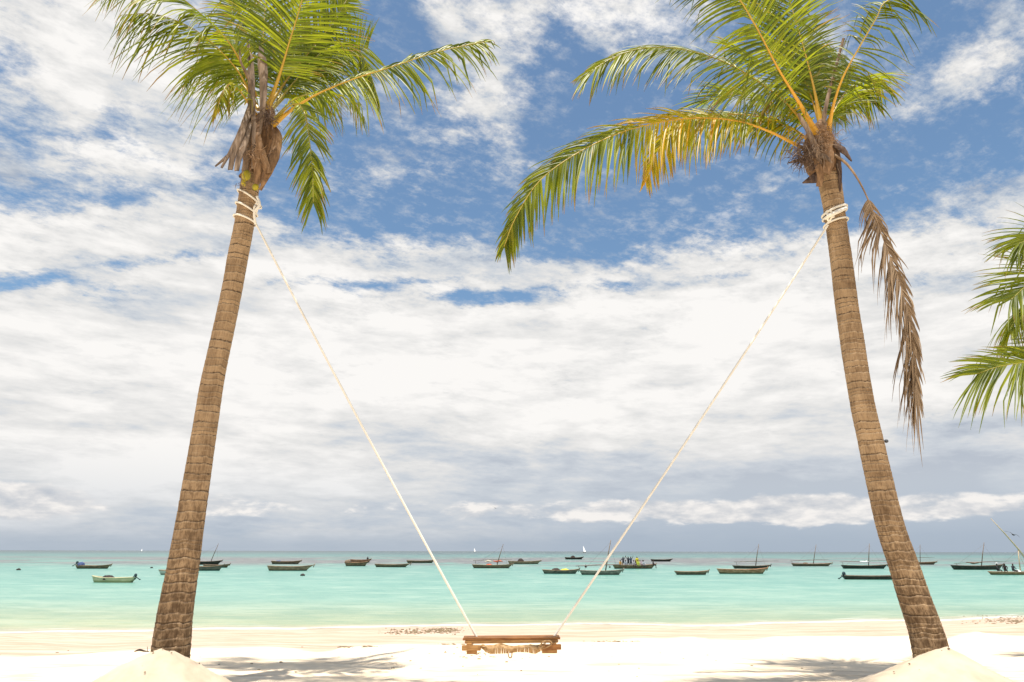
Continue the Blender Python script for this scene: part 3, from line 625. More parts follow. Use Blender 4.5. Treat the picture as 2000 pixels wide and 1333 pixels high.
for i, (pth, w, mt) in enumerate([
    ([(1603, 322, 7.72), (1594, 290, 7.62), (1582, 262, 7.58), (1570, 240, 7.58), (1560, 222, 7.6)], [(0, 10), (.3, 13), (.8, 9), (1, 5)], M_grey),
    ([(1600, 345, 7.8), (1588, 350, 7.75), (1568, 357, 7.7)], [(0, 24), (.5, 16), (1, 2)], M_huskd),
    ([(1590, 330, 7.8), (1572, 312, 7.72), (1540, 318, 7.68)], [(0, 14), (.5, 9), (1, 2)], M_huskd),
    ([(1620, 275, 7.8), (1645, 292, 7.75), (1664, 315, 7.72)], [(0, 14), (.5, 14), (1, 2)], M_huskd),
    ([(1612, 340, 7.72), (1618, 315, 7.7), (1615, 290, 7.7), (1622, 268, 7.72)], [(0, 18), (.5, 26), (1, 14)], M_husk),
    ([(1600, 305, 7.66), (1612, 306, 7.62), (1625, 318, 7.6)], [(0, 12), (.5, 9), (1, 2)], M_grey),
    ([(1641, 375, 7.86), (1641, 345, 7.82), (1638, 315, 7.82), (1636, 285, 7.82)], [(0, 3), (.5, 10), (1, 8)], M_huskd),
    ([(1612, 250, 7.8), (1610, 225, 7.7), (1625, 160, 7.65), (1648, 75, 7.6)], [(0, 8), (.5, 6), (1, 5)], M_grey),
    ([(1600, 365, 7.76), (1602, 335, 7.72), (1590, 300, 7.7)], [(0, 10), (.5, 16), (1, 12)], M_husk)]):
    strip(palmR, 'dead_leaf_base' if mt in (M_grey, M_huskd) else 'leaf_sheath', pth, w, mt, seed=i + 30, cup=.4)
fibres(palmR, 1574, 300, 7.8, 260, 15, .16, M_huskd, 3, (-.5, -.2)); fibres(palmR, 1612, 268, 7.75, 120, 12, .14, M_husk, 4, (0, .2)); fibres(palmR, 1585, 290, 7.7, 60, 18, .2, M_grey, 5, (-.3, 0))

# ---- third palm, its trunk outside the frame to the right
dT = 11.0; K3 = (2130, 560)
palmT = empty('palm_tree', P(2190, 1262, dT)); tag(palmT, 'coconut palm at the right edge with only the tips of its fronds in the picture', 'palm tree', 'coconut palms on the beach')
make_trunk(palmT, [(2195, 1270, 52), (2180, 1150, 45), (2168, 1000, 40), (2156, 850, 37), (2145, 720, 35), (2136, 620, 34), (2130, 560, 32)], dT, .11, 15)
for f in [
 dict(path=[(2130, 570, 11), (2095, 500, 10.9), (2065, 462, 10.8), (2025, 462, 10.7), (1990, 476, 10.6)], L=.75, droop=.6, fold=.2, yel=.0, seed=51, nrm=(-.1, -.9, .5), a1=15, tipl=.8),
 dict(path=[(2130, 575, 11), (2095, 530, 10.8), (2055, 530, 10.6), (2010, 555, 10.5), (1975, 585, 10.4)], L=.85, droop=.45, fold=.1, yel=.14, ryel=.4, seed=52, nrm=(-.3, -.95, .3), tipl=.75, gap=.03),
 dict(path=[(2130, 580, 11), (2090, 560, 10.9), (2040, 570, 10.9), (2000, 600, 10.9), (1975, 640, 10.9)], L=.8, droop=1.0, fold=.2, yel=.2, seed=53, tipl=.7),
 dict(path=[(2135, 590, 11), (2110, 640, 10.6), (2060, 690, 10.4), (2005, 707, 10.3), (1948, 717, 10.2), (1908, 731, 10.2)], L=1.0, droop=.5, fold=.1, yel=.12, ryel=.5, seed=54, nrm=(-.1, -.95, .35), tipl=.7, gap=.032, sides=(.7, 1.1)),
 dict(path=[(2130, 560, 11), (2130, 450, 11), (2110, 330, 11), (2090, 240, 11)], L=.8, droop=.5, nrm=(0, 1, .2), seed=55),
 dict(path=[(2135, 560, 11), (2180, 450, 11), (2250, 380, 11), (2330, 400, 11), (2370, 470, 11)], L=.8, droop=.9, seed=56),
 dict(path=[(2135, 570, 11), (2200, 520, 11.5), (2290, 540, 12), (2350, 620, 12.4)], L=.8, droop=.9, seed=57),
 dict(path=[(2135, 580, 11), (2190, 600, 10.5), (2240, 680, 10.2), (2260, 780, 10)], L=.7, droop=1.1, seed=58)]: frond(palmT, **{**dict(r0=.04, ryel=.5, ragged=.2, d0=11, gap=.021, wid=.034), **f})

# small fitting screwed to the right trunk
mb = MB(); a = P(1722, 863, 7.95); b = P(1731, 862, 7.95)
mb.tube([a, b], .008, 6); mb.ball(b, .024, .024, .022, 10, 6)
tag(mb.build('trunk_hook', mat_simple('dark_metal', (.05, .06, .08), (.09, .1, .12), .4, 10)), 'small dark knob sticking out of the right edge of the right palm trunk', 'hook')

# ------------------------------------------------------------------ swing
swing = empty('swing', P(1000, 1262, 8.0)); tag(swing, 'wooden plank swing on two long white ropes tied to both leaning palms', 'swing')
def rope(pts, r=.0128, name='rope', parent=swing, mat=None, n=9, dens=90):
    line, L = crom(pts, max(int(len(pts) * 4), 12)); line, L = crom(line, max(int(L * dens), 16)); mb = MB(); mb.tube(line, r, n, lobes=3, amp=.012, twist=60); return mb.build(name, mat or M_rope, parent)
def sag(a, b, s_): return [a.lerp(b, t) + Vector((0, 0, -s_ * 4 * t * (1 - t))) for t in [i / 8 for i in range(9)]]
rope(sag(P(499, 436, 7.86), P(932, 1247, 8.0), .035))
rope(sag(P(1617, 440, 7.86), P(1081, 1246, 8.0), .035))
def trunk_at(line, rt, py):
    best = min(line, key=lambda p: abs((CI @ p).y / -(CI @ p).z * F * -1 + 666.5 - py)); return best, interp(best.z, rt)
def wrap(line, rt, pyc, slope, r=.013, turns=1.0, drop=0.0, start=0.0):
    c, rad = trunk_at(line, rt, pyc); pts = []
    for i in range(25):
        th = start + 2 * math.pi * turns * i / 24; rr = rad * 1.05 + r
        pts.append(c + Vector((math.cos(th) * rr, math.sin(th) * rr, -slope * math.cos(th) - drop * i / 24)))
    rope(pts, r, 'rope_wrap', dens=110)
wrap(lineL, rtL, 385, .085); wrap(lineL, rtL, 409, .075); wrap(lineL, rtL, 431, .045)
wrap(lineR, rtR, 414, -.055, .016); wrap(lineR, rtR, 419, -.062, .014); wrap(lineR, rtR, 437, -.035, .013)
def knot(c, r, parent=swing):
    mb = MB(); pts = [c + Vector((math.cos(t) * r * (1 + .4 * math.cos(3 * t)), math.sin(3 * t + 1) * r * .6, math.sin(t) * r * (1.5 + .4 * math.cos(3 * t)))) for t in [i * 2 * math.pi / 20 for i in range(41)]]
    line, L = crom(pts, 90); mb.tube(line, .011, 8, lobes=3, twist=60); return mb.build('knot', M_rope, parent)
knot(P(502, 405, 7.84), .036); knot(P(1621, 421, 7.76), .038)
rope([P(502, 384, 7.84), P(507, 400, 7.82), P(497, 415, 7.81), P(499, 438, 7.84)], .016, 'rope_tail'); rope([P(1652, 407, 7.86), P(1635, 415, 7.74), P(1620, 422, 7.73), P(1612, 427, 7.8)], .022, 'rope_tail')
# seat: three boards on two cross bars, cords lashed beneath
A, B = P(905, 1249, 8), P(1093, 1247, 8); ax = (B - A).normalized(); ln = (B - A).length; rot = Matrix((ax, Vector((0, 1, 0)), ax.cross(Vector((0, 1, 0))))).transposed(); mid = (A + B) / 2
def bbox(name, c, size, mat, rz=0, parent=swing, bev=.004):
    bm = bmesh.new(); bmesh.ops.create_cube(bm, size=1); bmesh.ops.scale(bm, vec=size, verts=bm.verts); bmesh.ops.bevel(bm, geom=bm.edges, offset=bev, segments=2, affect='EDGES')
    me = bpy.data.meshes.new(name); bm.to_mesh(me); bm.free(); me.materials.append(mat); o = link(name, me, parent); o.matrix_local = Matrix.Translation(Vector(c) - origin(parent)) @ rot.to_4x4() @ Matrix.Rotation(rz, 4, 'Z'); return o
for i, yy in enumerate((-.08, 0, .08)): bbox('seat_board', mid + Vector((0, yy, .012 + .003 * (i % 2))), (ln - .02 * (i == 1), .074, .022), M_woodd)
bbox('front_rail', mid + Vector((0, -.105, -.016)), (ln * .955, .03, .030), M_woodl)
for s_ in (-1, 1):
    bbox('cross_bar', mid + ax * s_ * ln * .43 + Vector((0, -.01, -.05)), (.055, .36, .05), M_woodl)
    bbox('rail_block', mid + ax * s_ * ln * .405 + Vector((0, -.20, -.062)), (.20, .035, .052), M_woodd if s_ > 0 else M_woodl, rz=.06 * s_)
    bbox('end_block', mid + ax * s_ * ln * (.40 if s_ < 0 else .385) + Vector((0, -.17, -.108)), (.11 if s_ < 0 else .16, .03, .034), M_woodl)
mb = MB(); rnd = random.Random(5); n = 84; x0, x1 = 940, 1062
topw = [(0, 1262), (.15, 1262), (.27, 1258), (.38, 1262), (.5, 1264), (.6, 1261), (.72, 1262), (.78, 1259), (.9, 1262), (1, 1258)]
botw = [(0, 1266), (.08, 1274), (.15, 1277), (.4, 1276), (.6, 1273), (.75, 1274), (.85, 1277), (.95, 1271), (1, 1266)]
for i in range(n):
    t = i / (n - 1); px = x0 + (x1 - x0) * t; yt = interp(t, topw); yb = interp(t, botw); lx = rnd.uniform(-1, 1) + (3 * (t - .6) if t > .6 else 0)
    mb.tube([P(px, yt, 7.80), P(px + lx * .5, (yt + yb) / 2, 7.775), P(px + lx, yb, 7.80), P(px + lx, (yt + yb) / 2, 7.84), P(px, yt, 7.82)], .0058, 6)
o = mb.build('cord_fringe', M_cord, swing); o['kind'] = 'stuff'
rope([P(938, 1262, 7.82), P(965, 1261, 7.81), P(978, 1258, 7.81), P(1000, 1263, 7.81), P(1030, 1261, 7.81), P(1050, 1261, 7.81), P(1066, 1257, 7.80)], .006, 'lashing_cord', mat=M_cord)
rope([P(934, 1264, 7.78), P(944, 1260, 7.77), P(950, 1266, 7.77), P(940, 1262, 7.80)], .007, 'lashing_cord', mat=M_cord)
rope([P(1055, 1262, 7.78), P(1060, 1254, 7.77), P(1072, 1252, 7.77), P(1078, 1258, 7.78), P(1064, 1266, 7.78), P(1054, 1268, 7.79)], .007, 'lashing_cord', mat=M_cord)
rope([P(993, 1268, 7.79), P(992.5, 1278, 7.79), P(995, 1285, 7.79), P(999, 1284, 7.79), P(1000, 1276, 7.79), P(999.5, 1268, 7.79)], .006, 'hanging_loop', mat=M_cord)

# ------------------------------------------------------------------ boats
def mat_hull(name, c1, c2, band=None):
    m, nt, p, o = new_mat(name); co = obj_co(nt); x, y, z = sep(nt, co)
    n = noi(nt, sc(nt, co, (1, 1, 5)), 1.6, 6, .65); n2 = noi(nt, sc(nt, co, (3, 3, 14)), 2, 5, .6)
    c = mix(nt, (n + (n2 - .5) * .4).step(.35, .65), c1, c2)
    if band: c = mix(nt, (1.0 - (z + (n - .5) * .12).step(.10, .20)) * .85, c, band)
    setc(nt, p, c, .6, n2, .3, .02, .4); return m
HM = dict(
    brown=mat_hull('brown_planks', (.10, .062, .035), (.25, .17, .10), (.035, .04, .028)), tan=mat_hull('tan_planks', (.19, .115, .072), (.36, .25, .165), (.05, .045, .033)),
    olive=mat_hull('olive_planks', (.11, .078, .045), (.23, .165, .10), (.036, .033, .024)), black=mat_hull('tarred_planks', (.012, .016, .012), (.05, .05, .038)),
    pale=mat_hull('pale_yellow_paint', (.44, .41, .25), (.58, .54, .36), (.20, .22, .10)), teal=mat_hull('teal_worn_paint', (.075, .08, .065), (.20, .165, .125), (.022, .05, .045)),
    white=mat_hull('white_paint', (.34, .34, .30), (.50, .49, .43), (.10, .12, .09)), grey=mat_hull('grey_planks', (.13, .12, .10), (.30, .27, .22), (.04, .045, .035)), rust=mat_hull('orange_brown_planks', (.24, .11, .05), (.46, .28, .17), (.05, .08, .04)))
M_pole = mat_simple('pole_wood', (.10, .07, .05), (.24, .17, .12), .7, 5); M_polel = mat_simple('bamboo_pole', (.46, .33, .21), (.62, .48, .32), .6, 5)
M_sailf = mat_simple('sail_cloth', (.42, .36, .28), (.72, .64, .54), .9, 3); M_red = mat_simple('red_cloth', (.48, .09, .05), (.66, .20, .12), .9, 3); M_dark = mat_simple('dark_net', (.018, .016, .016), (.07, .05, .045), .9, 4, (1, 1, 1), .8, .05)
M_blue = mat_simple('blue_tarp', (.03, .05, .14), (.10, .14, .30), .7, 3); M_motor = mat_simple('outboard_black', (.012, .03, .04), (.04, .07, .08), .35, 4); M_white = mat_simple('white_sail', (.84, .84, .84), (.90, .90, .89), .8, 2); M_yel = mat_simple('yellow_cloth', (.6, .5, .05), (.75, .62, .10), .9, 3); M_orange = mat_simple('orange_buoy', (.5, .18, .05), (.6, .26, .1), .5, 3)
LOC = {}
def hull_mesh(L, Bm, H, bow=1, rake=.9, stern=.35):
    """wooden hull; bow toward +x if bow = 1; shell with thickness, keel under water"""
    mb = MB(); n = 22; m = 6
    def section(u, inset):
        sgn = u; b_ = Bm / 2 * (1 - abs(max(u, -.0)) ** 2.6 if u > 0 else 1 - .45 * abs(u) ** 3); b_ = max(b_, .02) - inset
        sheer = H * (1 + .42 * max(u, 0) ** 2.4 + .16 * max(-u, 0) ** 2)
        ke = -.28 + (.34 * max(u, 0) ** 5 if u > 0 else .14 * abs(u) ** 4) + inset
        pts = []
        for j in range(m + 1):
            q = j / m; wy = max(b_, .008) * math.sin(q * math.pi / 2) ** .75; wz = ke + (sheer - ke) * (1 - math.cos(q * math.pi / 2)) ** .9 if q < 1 else sheer
            xo = u * L / 2 * (1 - (rake / (L / 2)) * (1 - (wz - ke) / (sheer - ke)) * max(u, 0) ** 3 - (stern / (L / 2)) * (1 - (wz - ke) / (sheer - ke)) * max(-u, 0) ** 3)
            pts.append((xo * (1 if inset == 0 else .97), wy, wz))
        return pts
    for layer, inset in ((0, 0.0), (1, .05)):
        o = len(mb.v)
        for i in range(n + 1):
            u = -1 + 2 * i / n; sec = section(u, inset)
            mb.v += [Vector((x * bow, -y, z)) for x, y, z in reversed(sec)] + [Vector((x * bow, y, z)) for x, y, z in sec[1:]]
        w = 2 * m + 1
        for i in range(n):
            for j in range(w - 1): mb.f.append((o + i * w + j, o + i * w + j + 1, o + (i + 1) * w + j + 1, o + (i + 1) * w + j)); mb.mi.append(0)
        for e in (0, n): mb.f.append(tuple(o + e * w + j for j in range(w))); mb.mi.append(0)
    w = 2 * m + 1; o2 = (n + 1) * w
    for i in range(n):
        for j in (0, w - 1): mb.f.append((i * w + j, (i + 1) * w + j, o2 + (i + 1) * w + j, o2 + i * w + j)); mb.mi.append(0)
    return mb, section
def boat(x0, x1, yt, yb, colour, label, name='boat', bow=1, mast=None, yard=None, motor=None, posts=True, yaw=None, seats=3, group='boats moored in the lagoon', trim=None, sailroll=None, flagpole=False, rake=None):
    a, b = G(x0, yb), G(x1, yb); a, b = G(x0, yb), Vector((b.x, a.y, 0)); L = (b - a).length; c = (a + b) / 2; pm = ppm(c)
    rnd = random.Random(int(x0)); H = max((yb - yt) * pm * .70, .30); Bm = min(max(L * .2, .9), 1.7)
    e = empty(name, c, 0); tag(e, label, 'boat', group); LOC[x0] = (c, pm, H, L)
    def loc(px, py): p = P(px, py, c.y); return p - c
    yw = yaw if yaw is not None else rnd.uniform(-.07, .07)
    hb, section = hull_mesh(L, Bm, H, bow, rake if rake is not None else L * .10); rotm = Matrix.Rotation(yw, 3, 'Z')
    def bld(mb_, nm, mt, par=e, sm=True):
        return mb_.build(nm, mt, par, smooth=sm, shift=False)
    def turned(mb_):
        for v in mb_.v: v.xy = (rotm @ v).xy
        return mb_
    bld(turned(hb), 'hull', HM[colour], sm=False)
    g = MB()
    for sgn in (-1, 1):
        pts = []
        for i in range(23):
            s_ = section(-1 + 2 * i / 22, 0)[-1]; pts.append(Vector((s_[0] * bow, s_[1] * sgn, s_[2] + .012)))
        g.tube(pts, .038, 5)
    bld(turned(g), 'gunwale', HM[trim] if trim else M_pole if colour in ('black', 'brown', 'grey') else HM['tan'])
    for i in range(seats):
        u = -.6 + 1.15 * i / max(seats - 1, 1); s_ = section(u, 0)[-1]; t = MB(); t.box((s_[0] * bow, 0, s_[2] - .07), (.22, s_[1] * 1.86, .04)); bld(turned(t), 'thwart', M_pole)
    if posts:
        st = MB(); s_ = section(1, 0)[-1]; st.tube([Vector(((s_[0] - .12) * bow, 0, s_[2] - .3)), Vector(((s_[0] + .10) * bow, 0, s_[2] + .16))], [.06, .045], 6); bld(turned(st), 'stem_post', HM[colour] if colour != 'pale' else HM['tan'])
    if mast:
        t = MB(); p0, p1 = loc(mast[0], mast[1]), loc(mast[2], mast[3]); p0.y = p1.y = 0; w = .070; t.tube([p0 - Vector((0, 0, .2)), p0.lerp(p1, .5), p1], [w, w * .85, w * .5], 7); bld(t, 'mast', mast[4] if len(mast) > 4 else M_pole)
        st = MB()
        for xx in (-.42, .36): st.tube([p1.lerp(p0, .08), Vector((xx * L, .0, H))], .008, 4)
        bld(st, 'stay', M_pole)
    if yard:
        t = MB(); p0, p1 = loc(yard[0], yard[1]), loc(yard[2], yard[3]); p0.y = p1.y = -.12; t.tube([p0, p0.lerp(p1, .5) + Vector((0, 0, .03)), p1], [.03, .05, .022], 6); bld(t, 'yard', yard[4] if len(yard) > 4 else M_pole)
        pa = MB(); pa.tube([Vector((p0.x + .35, -.1, p0.z)), Vector((p0.x + .45, -.1, H))], .025, 5); bld(pa, 'yard_crutch', M_pole)
    if sailroll:
        for (ra, rb, ry, mt) in sailroll:
            t = MB(); q0, q1 = loc(ra, ry), loc(rb, ry); pts = []; 
            for i in range(9): f = i / 8; q = q0.lerp(q1, f); q.y = -.14; q.z += .05 * math.sin(f * 9 + ra) - .05; pts.append(q)
            t.tube(pts, [.03 + .11 * math.sin(math.pi * min(max(i / 8, .06), .94)) * (1 + .3 * math.sin(i * 2.3)) for i in range(9)], 7); bld(t, 'furled_sail', mt)
    if motor:
        q = loc(motor[0], motor[1]); q.y = 0; sg = motor[2]; sz = motor[3] if len(motor) > 3 else 1.0
        me = empty_mesh = MB(); me.ball(q, .24 * sz, .17 * sz, .27 * sz, 10, 7); mo = bld(me, 'outboard_motor', M_motor)
        sh = MB(); tip = q + Vector((-sg * .62, 0, -.55)) * sz; sh.tube([q + Vector((0, 0, -.1)), tip], [.09 * sz, .05 * sz], 6); sh.box(tip + Vector((-sg * .05, 0, -.02)), (.24 * sz, .04, .14 * sz)); bld(sh, 'motor_leg', M_motor, mo)
        br = MB(); br.box((q.x + sg * .12 * sz, 0, q.z - .35 * sz), (.16, .25, .5 * sz)); bld(br, 'motor_bracket', M_motor, mo)
    return e
def heap(name, px0, px1, py0, py1, by, mat, label, cat='bundle', seed=0, zoff=None):
    """a heap of net or tarp lying in the boat keyed by its x0"""
    c, pm, H, L = LOC[by]; rnd = random.Random(seed); p0, p1 = P(px0, py1, c.y), P(px1, py0, c.y); w = p1.x - p0.x; h = max(p1.z - p0.z, .15); mb = MB(); n = max(3, int(w / .35))
    base = Vector(((p0.x + p1.x) / 2, c.y, p0.z))
    nu = 16; nv = 8
    for i in range(nu + 1):
        u = i / nu * 2 - 1
        for j in range(nv + 1):
            th = math.pi * j / nv; prof = (1 - abs(u) ** 2.2) ** .6 * (1 + .28 * mnoise.noise((u * 2.5, j * .5, seed * 3.1)))
            mb.v.append(Vector((u * w / 2, math.cos(th) * .42 * prof, (math.sin(th) ** .7 if math.sin(th) > 0 else 0) * h * prof - (.12 if j in (0, nv) else 0))))
    for i in range(nu):
        for j in range(nv): a = i * (nv + 1) + j; mb.f.append((a, a + 1, a + nv + 2, a + nv + 1)); mb.mi.append(0)
    o = mb.build(name, mat); o.location = base; tag(o, label, cat); return o

boat(148, 220, 1103, 1111, 'brown', 'brown boat at far left with blue tarp and two outboard motors at its stern', motor=(151, 1099, 1, .8), trim='tan')
heap('tarp', 152, 166, 1098, 1104, 148, M_blue, 'blue tarp folded at the stern of the far left brown boat', 'tarp', 1)
boat(176, 266, 1126, 1138, 'pale', 'pale yellow-green painted boat near the left edge, motor at its right end', bow=-1, motor=(265, 1124, -1, .55), trim='pale', rake=.2, posts=False)
heap('net_heap', 199, 224, 1124, 1130, 176, M_dark, 'dark net heap amidships on the pale yellow-green boat', 'net', 2)
boat(311, 372, 1112, 1123, 'white', 'small whitish boat half hidden behind the left palm trunk', bow=1, posts=False, seats=2)
boat(362, 436, 1095, 1103, 'black', 'black-hulled boat with a slanting bare mast just right of the left palm trunk', mast=(411, 1098, 427, 1062))
boat(368, 437, 1104, 1115, 'teal', 'worn teal-brown boat in front of the black-hulled one by the left palm trunk', trim='tan')
boat(396, 451, 1102, 1109, 'brown', 'brown boat whose bow pokes out behind the teal-brown one')
boat(530, 590, 1095, 1102, 'brown', 'brown boat with a blue bundle, behind the long tan canoe', trim='tan')
heap('tarp', 537, 551, 1095, 1099, 530, M_blue, 'small blue tarp bundle in the brown boat behind the tan canoe', 'tarp', 3)
boat(523, 614, 1104, 1115, 'tan', 'long tan canoe with raised bow, left of the swing rope', rake=1.2, seats=5)
boat(673, 719, 1097, 1106, 'brown', 'brown boat loaded with gear, nearer of two overlapping boats', trim='rust')
boat(684, 726, 1092, 1099, 'rust', 'reddish brown boat overlapped by the gear-laden brown boat')
heap('net_heap', 673, 686, 1093, 1099, 673, M_pole, 'brown gear heap at the left end of the gear-laden boat', 'net', 4)
boat(732, 803, 1101, 1108, 'olive', 'low olive boat just left of the left swing rope, nearer one', rake=1.0)
boat(794, 850, 1094, 1100, 'olive', 'olive boat partly crossed by the left swing rope', seats=2)
boat(922, 1002, 1102, 1110, 'olive', 'olive dhow with a red cloth amidships and a tall leaning mast', name='dhow', mast=(969, 1108, 983, 1063), yard=(924, 1095, 1000, 1093), sailroll=[(946, 962, 1096, M_sailf), (963, 982, 1096, M_red)], group='masted dhows in the lagoon')
heap('red_cloth', 948, 962, 1101, 1105, 922, M_red, 'red cloth draped over the side of the olive dhow', 'cloth', 5)
boat(992, 1057, 1095, 1102, 'tan', 'tan boat with a dark bundle, behind the olive dhow', trim='tan')
heap('net_heap', 1010, 1024, 1092, 1098, 992, M_dark, 'dark bundle in the tan boat behind the olive dhow', 'net', 6)
boat(1103, 1139, 1088, 1093, 'black', 'small distant dark boat below the larger white sail', seats=2)
heap('net_heap', 1114, 1124, 1086, 1090, 1103, M_dark, 'dark lump in the small distant boat below the white sail', 'net', 7)
boat(1059, 1131, 1112, 1121, 'teal', 'dark green boat with yellow trim and nets, left of the right swing rope', trim='tan')
heap('net_heap', 1077, 1094, 1110, 1114, 1059, M_dark, 'dark nets piled in the dark green boat', 'net', 8)
heap('yellow_tarp', 1095, 1112, 1111, 1115, 1059, M_yel, 'yellow tarp in the dark green boat', 'tarp', 9)
boat(1132, 1217, 1113, 1123, 'grey', 'grey-brown dhow crossed by the right swing rope, mast leaning right', name='dhow', mast=(1182, 1115, 1193, 1055), yard=(1124, 1106, 1215, 1103), group='masted dhows in the lagoon', trim='grey')
boat(1197, 1281, 1102, 1111, 'brown', 'crowded brown boat full of people right of the right swing rope', trim='tan')
boat(1271, 1312, 1092, 1097, 'black', 'slim dark boat far out, right of the crowded boat', seats=2)
boat(1318, 1384, 1115, 1123, 'olive', 'small empty olive boat between the crowded boat and the orange-brown one', trim='tan')
boat(1432, 1504, 1104, 1111, 'black', 'black dhow with a stout leaning mast behind the orange-brown boat', name='dhow', mast=(1475, 1107, 1482, 1063), yard=(1433, 1098, 1520, 1096), group='masted dhows in the lagoon')
boat(1402, 1498, 1110, 1121, 'rust', 'orange-brown boat with a green waterline in front of the black dhow', trim='rust')
boat(1548, 1622, 1100, 1106, 'olive', 'narrow olive dhow with a thin crooked mast, left of the long dark skiff', name='dhow', mast=(1588, 1102, 1594, 1064), yard=(1542, 1096, 1618, 1093), group='masted dhows in the lagoon')
heap('net_heap', 1568, 1578, 1099, 1102, 1548, M_pole, 'brown gear lump in the narrow olive dhow', 'net', 11)
boat(1645, 1732, 1103, 1111, 'black', 'dark dhow with pale furled sail directly left of the right palm trunk', name='dhow', mast=(1696, 1106, 1698, 1062), yard=(1640, 1098, 1740, 1095), sailroll=[(1678, 1696, 1097, M_white)], group='masted dhows in the lagoon')
boat(1647, 1770, 1125, 1132, 'black', 'long low dark skiff with a tilted black outboard, touching the right palm trunk', motor=(1648, 1121, 1, .75), rake=.5, yaw=0.0)
boat(1762, 1826, 1097, 1103, 'olive', 'olive dhow just right of the right palm trunk with a thin faint mast', name='dhow', mast=(1797, 1098, 1797, 1064), yard=(1775, 1090, 1825, 1089), group='masted dhows in the lagoon')
boat(1860, 1958, 1103, 1113, 'black', 'large dark dhow near the right edge with a thick upright mast', name='dhow', mast=(1916, 1108, 1922, 1060), yard=(1862, 1101, 1978, 1096), sailroll=[(1885, 1915, 1099, M_pole)], group='masted dhows in the lagoon')
boat(1934, 2030, 1116, 1123, 'rust', 'reddish boat at the right edge with a pale mast and long slanting bamboo yard', name='dhow', mast=(1993, 1118, 1988, 1072, M_polel), yaw=0.0, group='masted dhows in the lagoon')
# long yard of the last boat
e = [o for o in C.objects if o.get('label', '').startswith('reddish boat at the right')][0]; c0 = Vector(e.location)
t = MB(); t.tube([P(1935, 1013, c0.y) - c0, P(1962, 1042, c0.y) - c0, P(1990, 1074, c0.y) - c0, P(2015, 1108, c0.y) - c0], [.03, .07, .09, .06], 7); t.build('yard', M_polel, e, shift=False)
t = MB(); t.tube([P(1988, 1073, c0.y) - c0, P(2004, 1116, c0.y) - c0], .018, 4); t.build('stay', M_polel, e, shift=False)

# white sails on the horizon
def sailboat(px, ytop, yb, w, label):
    c = Vector((0, 0, 0)) + G(px, yb); sc_ = ppm(c); e = empty('sailboat', c); tag(e, label, 'sailboat', 'white sails on the horizon'); h = (yb - ytop) * sc_; ww = w * sc_
    mb, _ = hull_mesh(ww * 1.6, ww * .4, h * .10); mb.build('hull', HM['grey'], e, shift=False)
    m = MB(); m.tube([(0, .4, 0), (-.02 * h, h * .5 + .5, h * .9)], h * .012, 5); m.build('mast', M_polel, e, shift=False)
    s_ = MB(); nn = 8
    for ly in (0, .3):
        for i in range(nn + 1):
            u = i / nn; wd = ww * (1 - u) ** .8 * .5 + .02; lx = -ww * .55 * u
            for k_ in (-1, 0, 1): s_.v.append(Vector((lx + k_ * wd + ww * .2, (.25 * ww if k_ == 0 else 0) * (1 - u) + ly + u * h * .55, h * .12 + u * h * .88)))
    for o_ in (0, (nn + 1) * 3):
        for i in range(nn):
            for k_ in (0, 1): a = o_ + i * 3 + k_; s_.f.append((a, a + 1, a + 4, a + 3)); s_.mi.append(0)
    s_.build('sail', M_white, e, shift=False)
sailboat(1141.5, 1067.5, 1080, 4.5, 'taller white sail on the horizon left of the right swing rope')
sailboat(927, 1071.5, 1078.6, 3, 'tiny white sail on the horizon above the olive dhow')
sailboat(276, 1072.5, 1077.4, 2, 'tiniest white sail on the horizon left of the left palm trunk')

# buoys
def buoy(px, py, label, r=.22):
    c = G(px, py); mb = MB(); mb.ball((0, 0, .05), r * 1.3, r, r * .8, 12, 8); mb.tube([(0, 0, .1), (.03, 0, r * 1.3)], [.04, .02], 6)
    o = mb.build('buoy', M_dark); o.location = c; tag(o, label, 'buoy', 'mooring floats in the lagoon')
buoy(36, 1114, 'dark float alone at the far left of the lagoon'); buoy(296, 1110, 'dark float between the pale yellow boat and the left trunk', .16); buoy(591, 1125, 'dark float below the long tan canoe', .2)
def hung(px, py, r, label): 
    c = P(px, py, LOC[1132][0].y - .15); mb = MB(); mb.ball((0, 0, 0), r, r, r, 10, 7); mb.tube([(0, 0, 0), (0, 0, r + .15)], .012, 4); o = mb.build('float', M_dark); o.location = c; tag(o, label, 'float')
hung(1144, 1107, .13, 'black float hung at the left end of the grey-brown dhow yard'); hung(1191, 1108, .10, 'smaller black float hung right of the grey-brown dhow mast')

